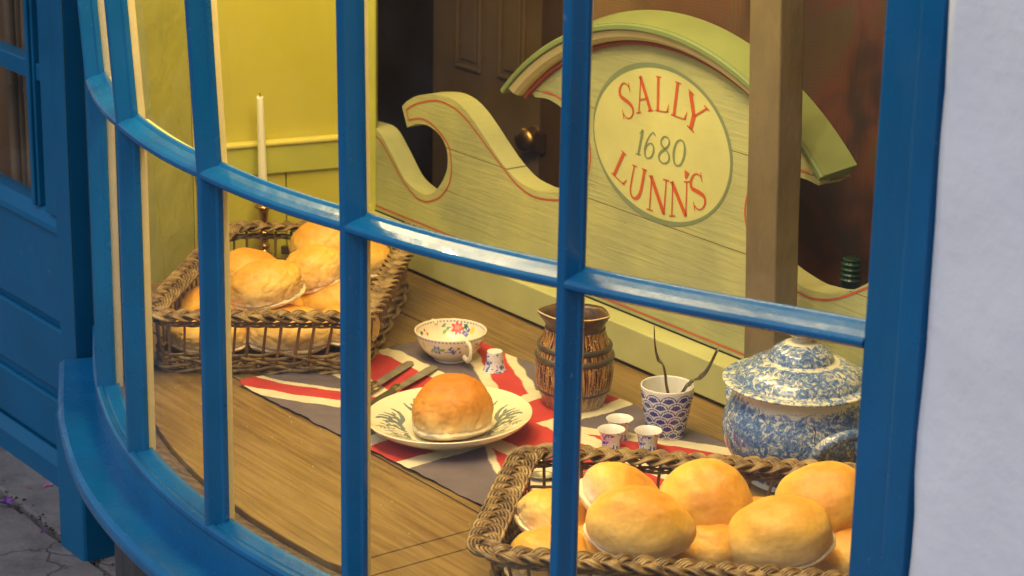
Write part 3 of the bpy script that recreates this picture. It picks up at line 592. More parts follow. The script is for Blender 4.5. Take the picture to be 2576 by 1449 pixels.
mb.grid(rows, 0, True, closev=True); pbuild(PDOOR, mb, 'knob', BRASS_D)
mb = MB(); l0, lz = dsz(1376, 325); l1, lz1 = dsz(1396, 383); pdb(mb, l0, l1, .02, .032, lz1, lz); pbuild(PDOOR, mb, 'lock_plate', simple('brown_metal_plate', (.10, .05, .02), .4, metal=.6), bevel=.002)
# woven cloth behind the sign on the right
mb = MB(); rows = []; cols = []; c0 = sz(1480, 300, -.30)[0]; c1 = 1.48
for i in range(121):
    s = c0+(c1-c0)*i/120; r = []
    for k in range(61):
        z = -.35+1.6*k/60; d = .020*math.sin(s*26+1.2*math.sin(z*4))+.03*noise.noise(Vector((s*5, z*4, 3))); r.append(P(s, -.30+d, z))
        tan = min(1, max(0, (1.10-(s-c0)*2.2+.5*noise.noise(Vector((s*6, z*6, 9)))+(z-.5)*.6))); cols.append((tan*.9,)*3)
    rows.append(r)
mb.grid(rows, 0, True, cols=cols); o = mb.build('woven_throw', THROW, fix=False); sm = o.modifiers.new('s', 'SOLIDIFY'); sm.thickness = .004
tag(o, 'brown and dark red woven throw hanging behind the painted sign', 'throw')
# green bottle neck behind the sign
bs, bz = sz(2143, 652, -.13); bp_ = P(bs, -.13, 0)
prof = [(0, 0), (.034, 0), (.036, .01), (.036, bz-.11), (.030, bz-.085), (.014, bz-.055), (.0125, bz-.03)]
for k in range(4): prof += [(.0145, bz-.030+.0075*k), (.0145, bz-.0275+.0075*k), (.0110, bz-.0265+.0075*k), (.0110, bz-.0235+.0075*k)]
prof += [(.0135, bz), (.011, bz+.002), (0, bz+.002)]
mb = MB(); mb.lathe(prof, 32); o = mb.build('green_bottle', GREENG, loc=tuple(bp_)); tag(o, 'dark green ridged bottle neck showing over the right end of the sign', 'bottle')

# ---------------------------------------------------------------- sign
SIGN = empty('carved_sign', tuple(P(.575, -.05, 0)), 'green carved wooden shop sign with arched hood and red lettering in an oval', 'sign')
def sg(mb, name, mat, **k): return pbuild(SIGN, mb, name, mat, **k)
half = [(-.32, .185), (-.26, .200), (-.208, .205), (-.165, .203), (-.129, .176), (-.090, .140), (-.062, .128), (-.038, .124), (-.018, .126), (.001, .135), (.022, .156), (.036, .180), (.038, .200), (.034, .215), (.021, .230), (0, .239), (-.022, .2425), (-.05, .239), (-.079, .227)]
half2 = [(-.094, .260), (-.077, .273), (-.045, .288), (0, .298), (.035, .301), (.067, .296), (.095, .284), (.122, .267), (.150, .247), (.181, .226), (.210, .211), (.234, .203), (.262, .2), (.285, .2), (.329, .209), (.352, .221), (.374, .241), (.387, .268), (.388, .292), (.378, .315), (.36, .331), (.332, .342), (.299, .348), (.267, .345)]
L1 = [tuple(p) for p in cat_rom(half, 4)]+[tuple(p) for p in cat_rom(half2, 4)]
cs = .5765
hc = (.5765, .008); hr = .480
a0 = math.atan2(.352-hc[1], .250-hc[0]); a1 = math.atan2(.352-hc[1], (2*cs-.250)-hc[0])
arch = [(hc[0]+hr*math.cos(a0+(a1-a0)*k/48), hc[1]+hr*math.sin(a0+(a1-a0)*k/48)) for k in range(49)]
R1 = [(2*cs-s, z) for s, z in L1[::-1]]
outline = L1+arch+R1
outline = [(-.32, .062)]+outline+[(2*cs+.32, .062)]
# keep right end inside the display
outline = [(min(s, 1.47), z) for s, z in outline]
from mathutils.geometry import tessellate_polygon
def slabpoly(poly, n0, n1, mb=None):
    mb = mb or MB(); tri = tessellate_polygon([[Vector((p[0], p[1], 0)) for p in poly]]); n = len(poly)
    vs = [P(s, n0, z) for s, z in poly]+[P(s, n1, z) for s, z in poly]
    fs = [tuple(t) for t in tri]+[tuple(i+n for i in t[::-1]) for t in tri]+[(i, (i+1) % n, n+(i+1) % n, n+i) for i in range(n)]
    mb.add(vs, fs); return mb
sg(slabpoly(outline, -.078, -.04), 'sign_board', BOARD, bevel=.0015)
mb = MB(); mb.box(-.32, 1.46, -.040, 0, .006, .062, M=lambda v: Vector(P(v.x, v.y, v.z))); sg(mb, 'base_plank', PLINTH, bevel=.002)
mb = MB(); mb.box(-.32, 1.46, -.0395, -.0385, .0625, .0645, M=lambda v: Vector(P(v.x, v.y, v.z))); sg(mb, 'joint_gap', DIRT)
# hood: swept arch
def archsweep(prof, aa, ab, mats, name, mi=None, k=72, bevel=0):
    mb = MB(); rows = []
    for i in range(k+1):
        a = aa+(ab-aa)*i/k; rows.append([P(hc[0]+r*math.cos(a), n_, hc[1]+r*math.sin(a)) for r, n_ in prof])
    mb.grid(rows, 0, False, closev=True); m = len(prof); b = len(mb.v)-m
    mb.f += [tuple(range(m)), tuple(range(b, b+m))[::-1]]; mb.m += [0, 0]; mb.sm += [False, False]; return sg(mb, name, mats, bevel=bevel)
ha0 = math.radians(136.5); ha1 = math.radians(46.3)
archsweep([(.497, -.0105), (.4985, -.014), (.511, -.066), (.490, -.066), (.489, -.013), (.490, -.0105)], ha0, ha1, HOOD_E, 'hood', bevel=.001)
archsweep([(.4995, -.0145), (.5125, -.065), (.5115, -.065), (.4988, -.0145)], ha0-.002, ha1+.002, HOOD_T, 'hood_top')
ca0 = ha0-.03
cv = [(.4885, -.0135)]+[(.4885-.018*math.sin(x)*1.0, -.0135-.0255*(1-math.cos(x))) for x in [PI/2*k/6 for k in range(1, 7)]]
archsweep([(.4885, -.014), (.4868, -.015), (.479, -.0185), (.474, -.025), (.4725, -.031), (.4722, -.0395), (.4885, -.0395)], ca0, ha1+.03, COVE, 'cove_moulding', bevel=.001)
archsweep([(.4718, -.034), (.469, -.033), (.466, -.034), (.4655, -.0395), (.4718, -.0395)], ca0-.005, ha1+.035, MAROON, 'red_bead')
# ribbons of paint on the face
def ribbon(mb, pts, w, off=-.0394, k=4, closed=False, smooth=True):
    pp = [tuple(p) for p in cat_rom(pts, k)] if smooth else pts; n = len(pp); rows = []
    ww_ = w if hasattr(w, '__len__') else None
    for i, p in enumerate(pp):
        a = np.array(pp[(i-1) % n] if closed else pp[max(i-1, 0)]); b = np.array(pp[(i+1) % n] if closed else pp[min(i+1, n-1)]); d = b-a; d = d/max(np.linalg.norm(d), 1e-9); q = np.array([-d[1], d[0]])
        h = (np.interp(i/(n-1), np.linspace(0, 1, len(ww_)), ww_) if ww_ else w)/2
        rows.append([P(*(np.array(p)+q*h)[:1], off, (np.array(p)+q*h)[1]), P((np.array(p)-q*h)[0], off, (np.array(p)-q*h)[1])])
    mb.grid(rows, 0, False, closeu=closed); return mb
red = [(-.30, .185), (-.25, .194), (-.205, .197), (-.162, .190), (-.126, .163), (-.090, .133), (-.055, .115), (-.035, .112), (-.014, .115), (.019, .131), (.042, .156), (.049, .181), (.045, .213), (.035, .226), (.018, .237), (-.010, .248), (-.039, .250), (-.074, .241)]
red2 = [(-.081, .257), (-.065, .266), (-.039, .277), (.006, .289), (.045, .288), (.084, .277), (.127, .253), (.181, .221), (.223, .199), (.255, .190), (.285, .189), (.330, .197), (.365, .212), (.390, .235), (.403, .262), (.4055, .285), (.398, .312), (.378, .335), (.345, .351), (.31, .358), (.285, .357)]
mb = MB()
for mir in (0, 1):
    M_ = (lambda p: (2*cs-p[0], p[1])) if mir else (lambda p: p)
    ribbon(mb, [M_(p) for p in red if M_(p)[0] < 1.46], .0032); ribbon(mb, [M_(p) for p in red2], .0032)
    if not mir: ribbon(mb, [(-.0735, .241), (-.0815, .2575)], .003, smooth=False)
ribbon(mb, [(-.30, .0715), (1.45, .0715)], .0034, smooth=False)
sg(mb, 'red_line', REDL, fix=False)
ec = (.5635, .3330); ea, eb = .1525, .1135
el = lambda k, a_=0: [(ec[0]+(ea+k)*math.cos(t), ec[1]+(eb+k)*math.sin(t)) for t in [2*PI*j/96 for j in range(96)]]
mb = MB(); vs = [P(s, -.0397, z) for s, z in el(-.001)]; mb.add(vs, [tuple(range(96))]); sg(mb, 'oval_ground', MEDAL, fix=False)
mb = MB(); rows = []
for (a, b), j in zip(el(0), range(97)):
    t = 2*PI*j/96; w = .0022+.0022*abs(math.sin(t))+.001*math.sin(t*3+1)
    rows.append([P(ec[0]+(ea-w)*math.cos(t), -.0393, ec[1]+(eb-w)*math.sin(t)), P(ec[0]+(ea+w*.6)*math.cos(t), -.0393, ec[1]+(eb+w*.6)*math.sin(t))])
mb.grid(rows, 0, False, closeu=True); sg(mb, 'oval_ring', RING, fix=False)
# hand-painted serif lettering, each glyph a set of tapered strokes in a unit box
TH, TN_ = .15, .055
GL = {
 'S': [([(.93, .80), (.86, .90), (.62, .99), (.34, .96), (.12, .82), (.13, .66), (.38, .55), (.66, .44), (.90, .29), (.86, .11), (.58, .01), (.30, .03), (.08, .17)], [TN_, TN_, TN_, .09, TH, TH*1.1, TH*1.15, TH*1.15, TH, .1, TN_, TN_, TN_], 1), ([(.95, .98), (.92, .72)], [.05, .04], 0), ([(.05, .02), (.07, .28)], [.05, .04], 0)],
 'A': [([(.14, 0), (.50, 1)], [TN_, TN_], 0), ([(.47, 1.02), (.86, 0)], [TH, TH], 0), ([(.28, .36), (.70, .36)], [TN_, TN_], 0), ([(0, .01), (.30, .01)], [.04, .04], 0), ([(.70, .01), (1.02, .01)], [.04, .04], 0)],
 'L': [([(.20, 0), (.20, 1)], [TH, TH], 0), ([(.02, .99), (.42, .99)], [.04, .04], 0), ([(.02, .015), (.80, .02), (.98, .05)], [.05, .05, .05], 0), ([(.90, .03), (1.0, .26)], [.10, .03], 0)],
 'Y': [([(.45, 0), (.45, .46)], [TH, TH], 0), ([(.05, .98), (.46, .44)], [TH, TH], 0), ([(.93, .98), (.47, .44)], [TN_, TN_], 0), ([(-.05, .99), (.25, .99)], [.04, .04], 0), ([(.78, .99), (1.05, .99)], [.04, .04], 0), ([(.26, .01), (.64, .01)], [.04, .04], 0)],
 'U': [([(.16, 1), (.15, .35), (.24, .10), (.48, .0), (.72, .07), (.86, .33), (.87, 1)], [TN_+.02, TN_+.03, .09, .09, TH, TH, TH], 1), ([(0, .99), (.36, .99)], [.04, .04], 0), ([(.68, .99), (1.04, .99)], [.04, .04], 0)],
 'N': [([(.14, 0), (.14, 1)], [TN_, TN_], 0), ([(.10, 1.0), (.88, 0)], [TH, TH], 0), ([(.88, -.02), (.88, 1)], [TN_, TN_], 0), ([(0, .01), (.32, .01)], [.04, .04], 0), ([(0, .99), (.20, .99)], [.04, .04], 0), ([(.72, .99), (1.04, .99)], [.04, .04], 0)],
 "'": [([(.5, 1), (.4, 0)], [.5, .15], 0)],
 '1': [([(.55, 0), (.60, 1)], [.20, .20], 0), ([(.60, .98), (.30, .82)], [.10, .06], 0), ([(.2, .015), (.9, .015)], [.05, .05], 0)],
 '6': [([(.86, .90), (.66, .99), (.40, .88), (.16, .60), (.08, .32), (.20, .08), (.48, .0), (.78, .09), (.90, .30), (.80, .50), (.52, .58), (.24, .46), (.14, .30)], [.10, .07, .07, .10, .13, .10, .07, .10, .13, .10, .06, .06, .06], 1)],
 '8': [([(.50, .54), (.22, .66), (.16, .82), (.32, .96), (.54, .99), (.76, .92), (.82, .78), (.70, .63), (.42, .50), (.16, .36), (.08, .20), (.22, .05), (.50, .0), (.80, .06), (.92, .22), (.80, .40), (.50, .54)], [.09, .1, .11, .08, .06, .08, .10, .10, .12, .12, .12, .09, .06, .09, .12, .10, .08], 1)],
 '0': [([(.50, 1), (.24, .90), (.10, .62), (.10, .36), (.24, .09), (.50, 0), (.76, .10), (.90, .38), (.90, .64), (.76, .90), (.50, 1)], [.06, .09, .13, .13, .09, .06, .09, .13, .13, .09, .06], 1)]}
c8 = lambda x, y: (x*.4907+1422, y*.4907)
def glyph(mb, ch, BL, BR, TL):
    o_ = np.array(sz(*c8(*BL))); ex = np.array(sz(*c8(*BR)))-o_; ey = np.array(sz(*c8(*TL)))-o_
    for pts, ws, sm_ in GL[ch]:
        pp = [tuple(o_+ex*a+ey*b) for a, b in pts]; wl = np.linalg.norm(ex)
        ribbon(mb, pp, [w*max(wl, .020)*1.12 for w in ws], off=-.0388, k=5 if sm_ else 1, smooth=bool(sm_))
for g_ in [('S', (300, 612), (362, 600), (268, 432)), ('A', (368, 580), (452, 566), (348, 400)), ('L', (462, 566), (532, 580), (466, 388)), ('L', (543, 588), (622, 618), (564, 415)), ('Y', (602, 618), (697, 716), (640, 462)),
           ('L', (238, 885), (305, 952), (290, 768)), ('U', (318, 1000), (392, 1030), (345, 842)), ('N', (420, 1072), (520, 1100), (432, 898)), ('N', (535, 1108), (632, 1106), (540, 932)), ("'", (612, 915), (630, 912), (618, 880)), ('S', (664, 1085), (732, 1060), (632, 905))]: 
    mb = MB(); glyph(mb, *g_); sg(mb, 'apostrophe' if g_[0] == "'" else 'letter', REDP, fix=False)
for g_ in [('1', (353, 787), (395, 795), (375, 660)), ('6', (400, 806), (455, 815), (418, 672)), ('8', (475, 830), (538, 842), (486, 693)), ('0', (545, 845), (612, 852), (560, 712))]: 
    mb = MB(); glyph(mb, *g_); sg(mb, 'numeral', GREY_G, fix=False)
# brown post in front of the sign
pc_ = atz(1866, 1101, 0); mb = MB(); rows = []
for z in [k*.1 for k in range(0, 16)]:
    sh = np.array([-.030*z, 0, 0]); j = .0012*noise.noise(Vector((z*9, 1, 1)))
    rows.append([pc_+sh+T*a+NF*b+np.array([j, 0, z]) for a, b in ((0, 0), (.058, 0), (.058, -.042), (0, -.042))])
rows_m = MB(); rows_m.grid(rows, 0, False, closev=True); o = rows_m.build('square_post', POST, bevel=.0025); tag(o, 'square brown painted wooden post standing in front of the sign', 'post')

# ---------------------------------------------------------------- flag cloth
FA = atz(600, 972, 0); FL = atz(858.7+700*.5, 724.5+1100*.5, 0); ft = (FL-FA)/np.linalg.norm(FL-FA); fm = np.array([-ft[1], ft[0], 0])
U_, V_ = .67, .393; NU, NV = 420, 250
uu, vv = np.meshgrid(np.linspace(0, U_, NU+1), np.linspace(0, V_, NV+1), indexing='ij')
wob = np.array([[noise.noise(Vector((float(uu[i, j])*34, float(vv[i, j])*34, 1.))) for j in range(0, NV+1)] for i in range(0, NU+1)])
u_ = uu+.0035*wob; v_ = vv+.0035*np.roll(wob, 9, 0)
blue = np.array([.135, .105, .115]); white = np.array([.66, .58, .38]); redc = np.array([.46, .035, .028])
col = np.tile(blue, (NU+1, NV+1, 1)); cu, cv_ = .339, .1975; diag = .59
def put(mask, c): col[mask] = c
left = u_ < cu; up = v_ > cv_
d1 = v_-diag*u_; d2 = v_-(.395-.53*u_)           # lower-left / upper-left arms
d3 = v_-(diag*(u_-cu)+cv_); d4 = v_-(cv_-.59*(u_-cu))
put(left & ~up & (d1 > -.036) & (d1 < .042), white); put(left & ~up & (d1 > -.008) & (d1 < .030), redc)
put(left & up & (d2 > -.008) & (d2 < .072), white); put(left & up & (d2 > .014) & (d2 < .057), redc)
put(~left & up & (d3 > -.045) & (d3 < .034), white); put(~left & up & (d3 > -.034) & (d3 < .006), redc)
put(~left & ~up & (d4 > -.036) & (d4 < .042), white); put(~left & ~up & (d4 > -.024) & (d4 < .010), redc)
put((abs(u_-cu) < .062) | (abs(v_-cv_) < .068), white); put((abs(u_-cu) < .034) | (abs(v_-cv_-.001) < .040), redc)
# worn cloth tone
zz = .0030+.0024*np.array([[noise.noise(Vector((float(uu[i, j])*11, float(vv[i, j])*13, 5.)))+.4*noise.noise(Vector((float(uu[i, j])*45, float(vv[i, j])*45, 8.))) for j in range(NV+1)] for i in range(NU+1)])
edge = .004*wob
rows = []
for i in range(NU+1):
    r = []
    for j in range(NV+1):
        du = edge[i, j] if i in (0, NU) else 0; dv = edge[i, j]*.8 if j in (0, NV) else 0
        lift = .006*max(0, 1-uu[i, j]/.03)*max(0, 1-abs(vv[i, j]-.02)/.05)
        q = FA+ft*(uu[i, j]+du)+fm*(vv[i, j]+dv); r.append((q[0], q[1], max(.0012, zz[i, j])+lift))
    rows.append(r)
mb = MB(); mb.grid(rows, 0, True, cols=col.reshape(-1, 3)); o = mb.build('union_flag', CLOTH, fix=False); sm = o.modifiers.new('s', 'SOLIDIFY'); sm.thickness = .0008; sm.offset = -1
tag(o, 'faded red white and blue cotton flag spread on the boards', 'flag')

# ---------------------------------------------------------------- baskets
def basket(name, base, rim, h, label, seed):
    cx = sum(p[0] for p in base)/4; cy = sum(p[1] for p in base)/4; B = empty(name, (cx, cy, 0), label, 'basket', 'open willow baskets holding the buns')
    rb = random.Random(seed)
    def peri(c, rad=.035, k=7):
        out = []
        for i in range(4):
            p = np.array(c[i], float); a = np.array(c[i-1], float); b = np.array(c[(i+1) % 4], float)
            pa_ = p+(a-p)/np.linalg.norm(a-p)*rad; pb2 = p+(b-p)/np.linalg.norm(b-p)*rad
            for j in range(k+1): f = j/k; out.append((1-f)**2*pa_+2*f*(1-f)*p+f*f*pb2)
        return out
    def resample(poly, n):
        pl = [np.array(p) for p in poly]; pl.append(pl[0]); d = [0]
        for a, b in zip(pl, pl[1:]): d.append(d[-1]+np.linalg.norm(b-a))
        tot = d[-1]; out = []; k = 0
        for i in range(n):
            s = tot*i/n
            while d[k+1] < s: k += 1
            f = (s-d[k])/(d[k+1]-d[k]); out.append(pl[k]+(pl[k+1]-pl[k])*f)
        return out, tot
    NN = 720; pb0, _ = resample(peri(base), NN); pr0, tot = resample(peri(rim), NN)
    def at(s, z, w=0):     # s in 0..1, height z, w outward
        x = (s % 1)*NN; i = int(x) % NN; f = x-int(x); j = (i+1) % NN
        b = pb0[i]*(1-f)+pb0[j]*f; r = pr0[i]*(1-f)+pr0[j]*f; q = b+(r-b)*(z/h)
        tg = pr0[(i+3) % NN]-pr0[i-3]; tg = tg/np.linalg.norm(tg); return np.array([q[0]+tg[1]*w-cx, q[1]-tg[0]*w-cy, z])
    ns = int(round(tot/.0235)); ns += ns % 2 == 0
    for k in range(ns):
        s = (k+.10*rb.uniform(-1, 1))/ns; l = rb.uniform(-.0007, .0007); w = rb.uniform(.0023, .0031)
        mb = MB(); mb.tube([at(s+l*j/4, .004+(h-.008)*j/4, rb.uniform(-.0006, .0006)) for j in range(5)], [w*1.15, w*1.05, w, w, w], 6, flat=.75); mb.build('stake', STAKE, B)
    # lower weave
    mb = MB()
    for rI in range(5):
        z = .007+.0062*rI; M_ = 6*ns; pts = []
        for i in range(M_+1):
            s = i/M_; ph = (s*ns+rI)*PI; pts.append(at(s, z+.0012*math.sin(s*91+rI*2)+.0015*math.sin(ph*.5), .0035*math.cos(ph)))
        mb.tube(pts, [.0024+.0009*noise.noise(Vector((i*.05, rI, seed))) for i in range(M_+1)], 6)
    for rI, z in enumerate((.004, .0105)):
        pts = []
        for i in range(6*ns+1):
            s = i/(6*ns); ph = s*ns*PI/1.5+rI*2; pts.append(at(s, z+.003*math.sin(ph), .0045+.003*math.cos(ph)))
        mb.tube(pts, .0028, 6)
    mb.build('side_weave', WILLOW, B)
    mb = MB()
    for rI in range(3):
        pts = []
        for i in range(6*ns+1):
            s = i/(6*ns); ph = (s*ns)*PI*2/3+rI*2.1; pts.append(at(s, h-.012+.0032*math.sin(ph), .0035*math.cos(ph)))
        mb.tube(pts, .0019, 6)
    mb.build('waling', WILLOW, B)
    # plaited border: three strands of three rods
    mb = MB(); per = max(3, round(tot/.070)); M_ = int(tot/.0028)
    for k in range(3):
        for r in (-1.5, -.5, .5, 1.5):
            pts = []; rr_ = []
            for i in range(M_+1):
                s = i/M_; ph = 2*PI*per*s+2*PI*k/3; lat = .0120*math.sin(ph); ver = .0044*math.sin(2*ph)
                dl = math.cos(ph); tl = r*.0041
                # offset rods across the strand direction
                ln = math.hypot(1, 0.0120*2*PI*per/tot*dl); sl = (0.0120*2*PI*per/tot*dl)/ln
                jj = .0008*noise.noise(Vector((i*.12, k*5+r*2, seed)))*1.6
                pts.append(at(s-tl*sl/tot, h+.004+ver+jj, lat+tl/ln+.003)); rr_.append(.0020+.0004*noise.noise(Vector((i*.07, k*3+r, 2.))))
            mb.tube(pts, rr_, 6, cap=False)
    mb.build('plaited_rim', WILLOW, B)
    # woven base
    mb = MB(); b = [np.array(p)-np.array([cx, cy]) for p in base]
    nr = 26
    for i in range(1, nr):
        f = i/nr; a = b[0]+(b[3]-b[0])*f; c = b[1]+(b[2]-b[1])*f
        pts = [tuple((a+(c-a)*j/40))+(.007+.0028*math.cos(PI*(j/4+i)),) for j in range(41)]; mb.tube(pts, .0034, 5)
    for j in range(1, 10):
        f = j/10; a = b[0]+(b[1]-b[0])*f; c = b[3]+(b[2]-b[3])*f; mb.tube([tuple(a)+(.007,), tuple(c)+(.007,)], .0034, 6)
    mb.build('woven_base', WILLOW, B)
    return B
RB = basket('willow_basket', [(-.515, 3.155), (-.215, 3.150), (-.170, 3.560), (-.455, 3.585)], [(-.512, 3.115), (-.210, 3.125), (-.160, 3.580), (-.452, 3.570)], .095, 'shallow willow basket of wrinkled buns at the back by the candle', 1)
FB = basket('willow_basket', [(-.012, 2.385), (.395, 2.335), (.430, 2.632), (.020, 2.672)], [(-.028, 2.362), (.410, 2.300), (.440, 2.615), (.024, 2.668)], .075, 'shallow willow basket of plump buns at the front right of the window', 2)

# ---------------------------------------------------------------- buns
def bun(loc, rx, ry, h, rot, seed, label, wrinkle=1., pale=0., name='bun', group='golden buns', shoulder=None, mat=None):
    NA, NB = 110, 72; rows = []; cols = []; sd_ = Vector((seed*7.3, seed*3.1, seed*1.7)); r_ = random.Random(seed); wd = r_.uniform(0, 2*PI) if wrinkle < 5 else 0; wr = min(wrinkle, 3)
    top = np.array([.70, .300, .032]); mid = np.array([.84, .475, .070]); low = np.array([.88, .585, .20]); bot = np.array([.88, .70, .42])
    for i in range(NB+1):
        ph = -PI/2+PI*i/NB; r = []
        for j in range(NA):
            th = 2*PI*j/NA; cz = math.sin(ph); cr = math.cos(ph)**(.72 if shoulder is None else shoulder) if abs(ph) < PI/2-1e-6 else 0
            x, y = math.cos(th), math.sin(th); dv = Vector((x*cr, y*cr, cz))
            if cz > 0: z = h*(cz**1.0)*.78
            else: z = -h*.29*min(1, (-cz)**.7*1.15)
            k = 1.; side = math.exp(-((cz-.02)/.34)**2)
            k += .10*noise.noise(dv*1.2+sd_)+(.035 if wr > .9 else .018)*noise.noise(dv*3.2+sd_)+.006*noise.noise(dv*8+sd_)
            seam = math.exp(-((cz+.16+.07*noise.noise(Vector((x*2.2, y*2.2, seed))))/.055)**2); k -= .055*seam
            k += .03*math.exp(-((cz+.42)/.2)**2)
            if cz > 0: k += .055*math.sin(PI*min(1, cz*1.25))
            m = .5+.5*math.cos(th-wd); m = m**1.5
            cres = 1-abs(noise.noise(Vector((x*3.1, y*3.1, cz*1.1))*1.5+sd_)); cres2 = 1-abs(noise.noise(dv*4.6+sd_*2))
            k -= wr*.050*m*side*(max(0, cres-.80)*5)**2*.8+wr*.022*m*(max(0, cres2-.86)*7)**2*math.exp(-((cz-.25)/.4)**2)
            k -= wr*.010*(.3+m)*(max(0, 1-abs(noise.noise(dv*7.5-sd_))-.88)*8)
            pk = max(0, math.sin(th*(11+seed % 4)+2.5*noise.noise(Vector((x*2, y*2, cz*3+seed)))))**4; k -= wr*.028*(.25+m)*math.exp(-((cz-.03)/.26)**2)*pk
            rg = max(0, (1-abs(noise.noise(dv*2.4-sd_*.7)))-.86)*7; k -= (.010*wr if wr < 1 else .015*wr)*rg*rg
            z *= 1+.07*noise.noise(dv*1.1-sd_); fl = min(1, max(0, (-cz-.10)/.15)); r.append((rx*x*cr*k*(1+.01*fl)+.030*rx*fl*math.cos(wd), ry*y*cr*k*(1+.01*fl)+.030*ry*fl*math.sin(wd), z*(1+.04*noise.noise(dv*3.+sd_))))
            hh = cz+.13*noise.noise(dv*1.4+sd_*1.3)+.05*noise.noise(dv*6+sd_)-pale*.35
            if hh > .60: c = mid+(top-mid)*min(1, (hh-.60)/.42)
            elif hh > .10: c = low+(mid-low)*(hh-.10)/.50
            elif hh > -.12: c = bot+(low-bot)*(hh+.12)/.22
            else: c = bot
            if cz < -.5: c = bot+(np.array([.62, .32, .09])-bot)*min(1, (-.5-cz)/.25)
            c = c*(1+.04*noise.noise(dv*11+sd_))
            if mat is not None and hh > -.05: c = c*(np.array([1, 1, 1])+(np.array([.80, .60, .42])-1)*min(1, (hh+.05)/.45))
            c = c*(1-.10*min(1, wr*.5*rg*rg)*(0 if wr < 1 else 1))  # crease shading painted into the crust colour of wrinkled buns
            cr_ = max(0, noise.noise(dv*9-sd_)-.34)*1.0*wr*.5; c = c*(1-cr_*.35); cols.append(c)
        rows.append(r)
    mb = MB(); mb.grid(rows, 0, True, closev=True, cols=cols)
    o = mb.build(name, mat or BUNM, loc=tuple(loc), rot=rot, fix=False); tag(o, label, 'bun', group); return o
R_ = math.radians
c7 = lambda x, y: (x*.401+1167.2, y*.401+1073.3); c3b = lambda x, y: (x*.3056+362.2, y*.3056+523.2)
c5 = lambda x, y: (x*.5001+858.7, y*.5001+724.5); c5b = lambda x, y: (x*.2963+1314.8, y*.2963+737.9)
Gf = 'buns heaped in the front basket'; Gr = 'buns heaped in the back basket'
def bn(q, z, *a, **k): p = atz(*q, z); return bun(p, *a, **k)
bn(c7(1100, 650), .088, .0600, .046, .062, (R_(14), R_(3), R_(-4)), 11, 'shiny oval bun leaning over the front rim of the front basket, left of centre', .5, group=Gf)
bn(c7(960, 500), .085, .052, .044, .060, (R_(20), R_(38), R_(20)), 12, 'pale domed bun with its white underside turned to the left blue bar', .5, .35, group=Gf)
bn(c7(1515, 500), .080, .0545, .052, .066, (R_(34), R_(2), R_(5)), 13, 'big round bun in the middle of the front basket against its back rim', .6, .15, group=Gf)
bn(c7(1990, 715), .083, .0590, .047, .062, (R_(14), R_(-12), R_(-6)), 14, 'broad oval bun at the front rim, right of centre in the front basket', .5, .1, group=Gf)
bn(c7(2270, 520), .080, .0570, .052, .068, (R_(36), R_(-8), R_(-10)), 15, 'largest orange bun at the right end of the front basket by the frame post', 1., 0, group=Gf)
bn(c7(560, 640), .050, .050, .046, .058, (R_(10), R_(28), R_(30)), 16, 'bun half hidden by the blue bar near the left end of the front basket', 1.2, group=Gf)
bn(c7(540, 860), .040, .050, .044, .052, (0, 0, R_(10)), 17, 'low bun behind the front rim at the left end of the front basket', .8, group=Gf)
bn(c7(860, 830), .034, .053, .046, .05, (0, 0, R_(40)), 18, 'bottom bun under the shiny oval one, seen through the front stakes', .8, group=Gf)
bn(c7(1545, 800), .040, .045, .045, .05, (0, 0, 0), 19, 'small orange bun wedged low between the two front oval buns', .5, group=Gf)
bn(c7(1880, 660), .035, .044, .044, .05, (0, 0, 0), 20, 'bun showing only its orange shoulder between the middle and the right buns', .5, group=Gf)
bn(c7(2440, 830), .040, .048, .045, .05, (0, 0, R_(20)), 21, 'low bun at the right front corner beside the frame post', .5, group=Gf)
# back basket
bn(c3b(1010, 675), .100, .0560, .044, .056, (R_(8), R_(-12), R_(12)), 31, 'glossy wrinkled bun on top at the front left of the back basket', 2.2, group=Gr)
bn(c3b(1400, 545), .095, .050, .042, .054, (R_(8), R_(-16), R_(8)), 32, 'yellow creased bun in the middle of the back basket with a pale lip', 2.2, .35, group=Gr)
bn(c3b(1500, 350), .080, .060, .048, .066, (R_(6), R_(-14), R_(10)), 33, 'tall bun at the back rim of the back basket right of the candlestick', 1.8, .1, group=Gr)
bn(c3b(860, 570), .075, .048, .044, .055, (R_(5), R_(6), R_(30)), 34, 'bun peeping out behind the glossy one next to the candlestick', .8, group=Gr)
bn(c3b(1560, 790), .050, .054, .048, .060, (R_(16), R_(-4), R_(0)), 35, 'bun behind the front rim at the right of the back basket', .8, group=Gr)
bn(c3b(1200, 1060), .036, .0600, .046, .060, (R_(4), 0, R_(4)), 36, 'flat creased bun behind the front stakes in the middle of the back basket', 2.5, .3, group=Gr)
bn(c3b(530, 1060), .034, .0580, .046, .056, (R_(2), 0, R_(-4)), 37, 'bun with a white torn edge behind the left front stakes of the back basket', 1.6, .1, group=Gr)
bn(c3b(1790, 470), .065, .052, .046, .058, (0, R_(6), R_(60)), 38, 'orange bun inside the right rim of the back basket beyond the blue bar', .8, group=Gr)
bn(c3b(1680, 1010), .036, .046, .045, .054, (0, 0, R_(50)), 39, 'low bun at the front right corner of the back basket', 1.2, group=Gr)
bn(c3b(1130, 850), .040, .052, .045, .055, (0, 0, R_(80)), 40, 'orange bun under the glossy one, just above the front rim of the back basket', .6, group=Gr)
bn(c3b(520, 860), .038, .050, .045, .050, (0, 0, R_(70)), 41, 'bun lying low behind the leftmost pane of the back basket', 1., group=Gr)

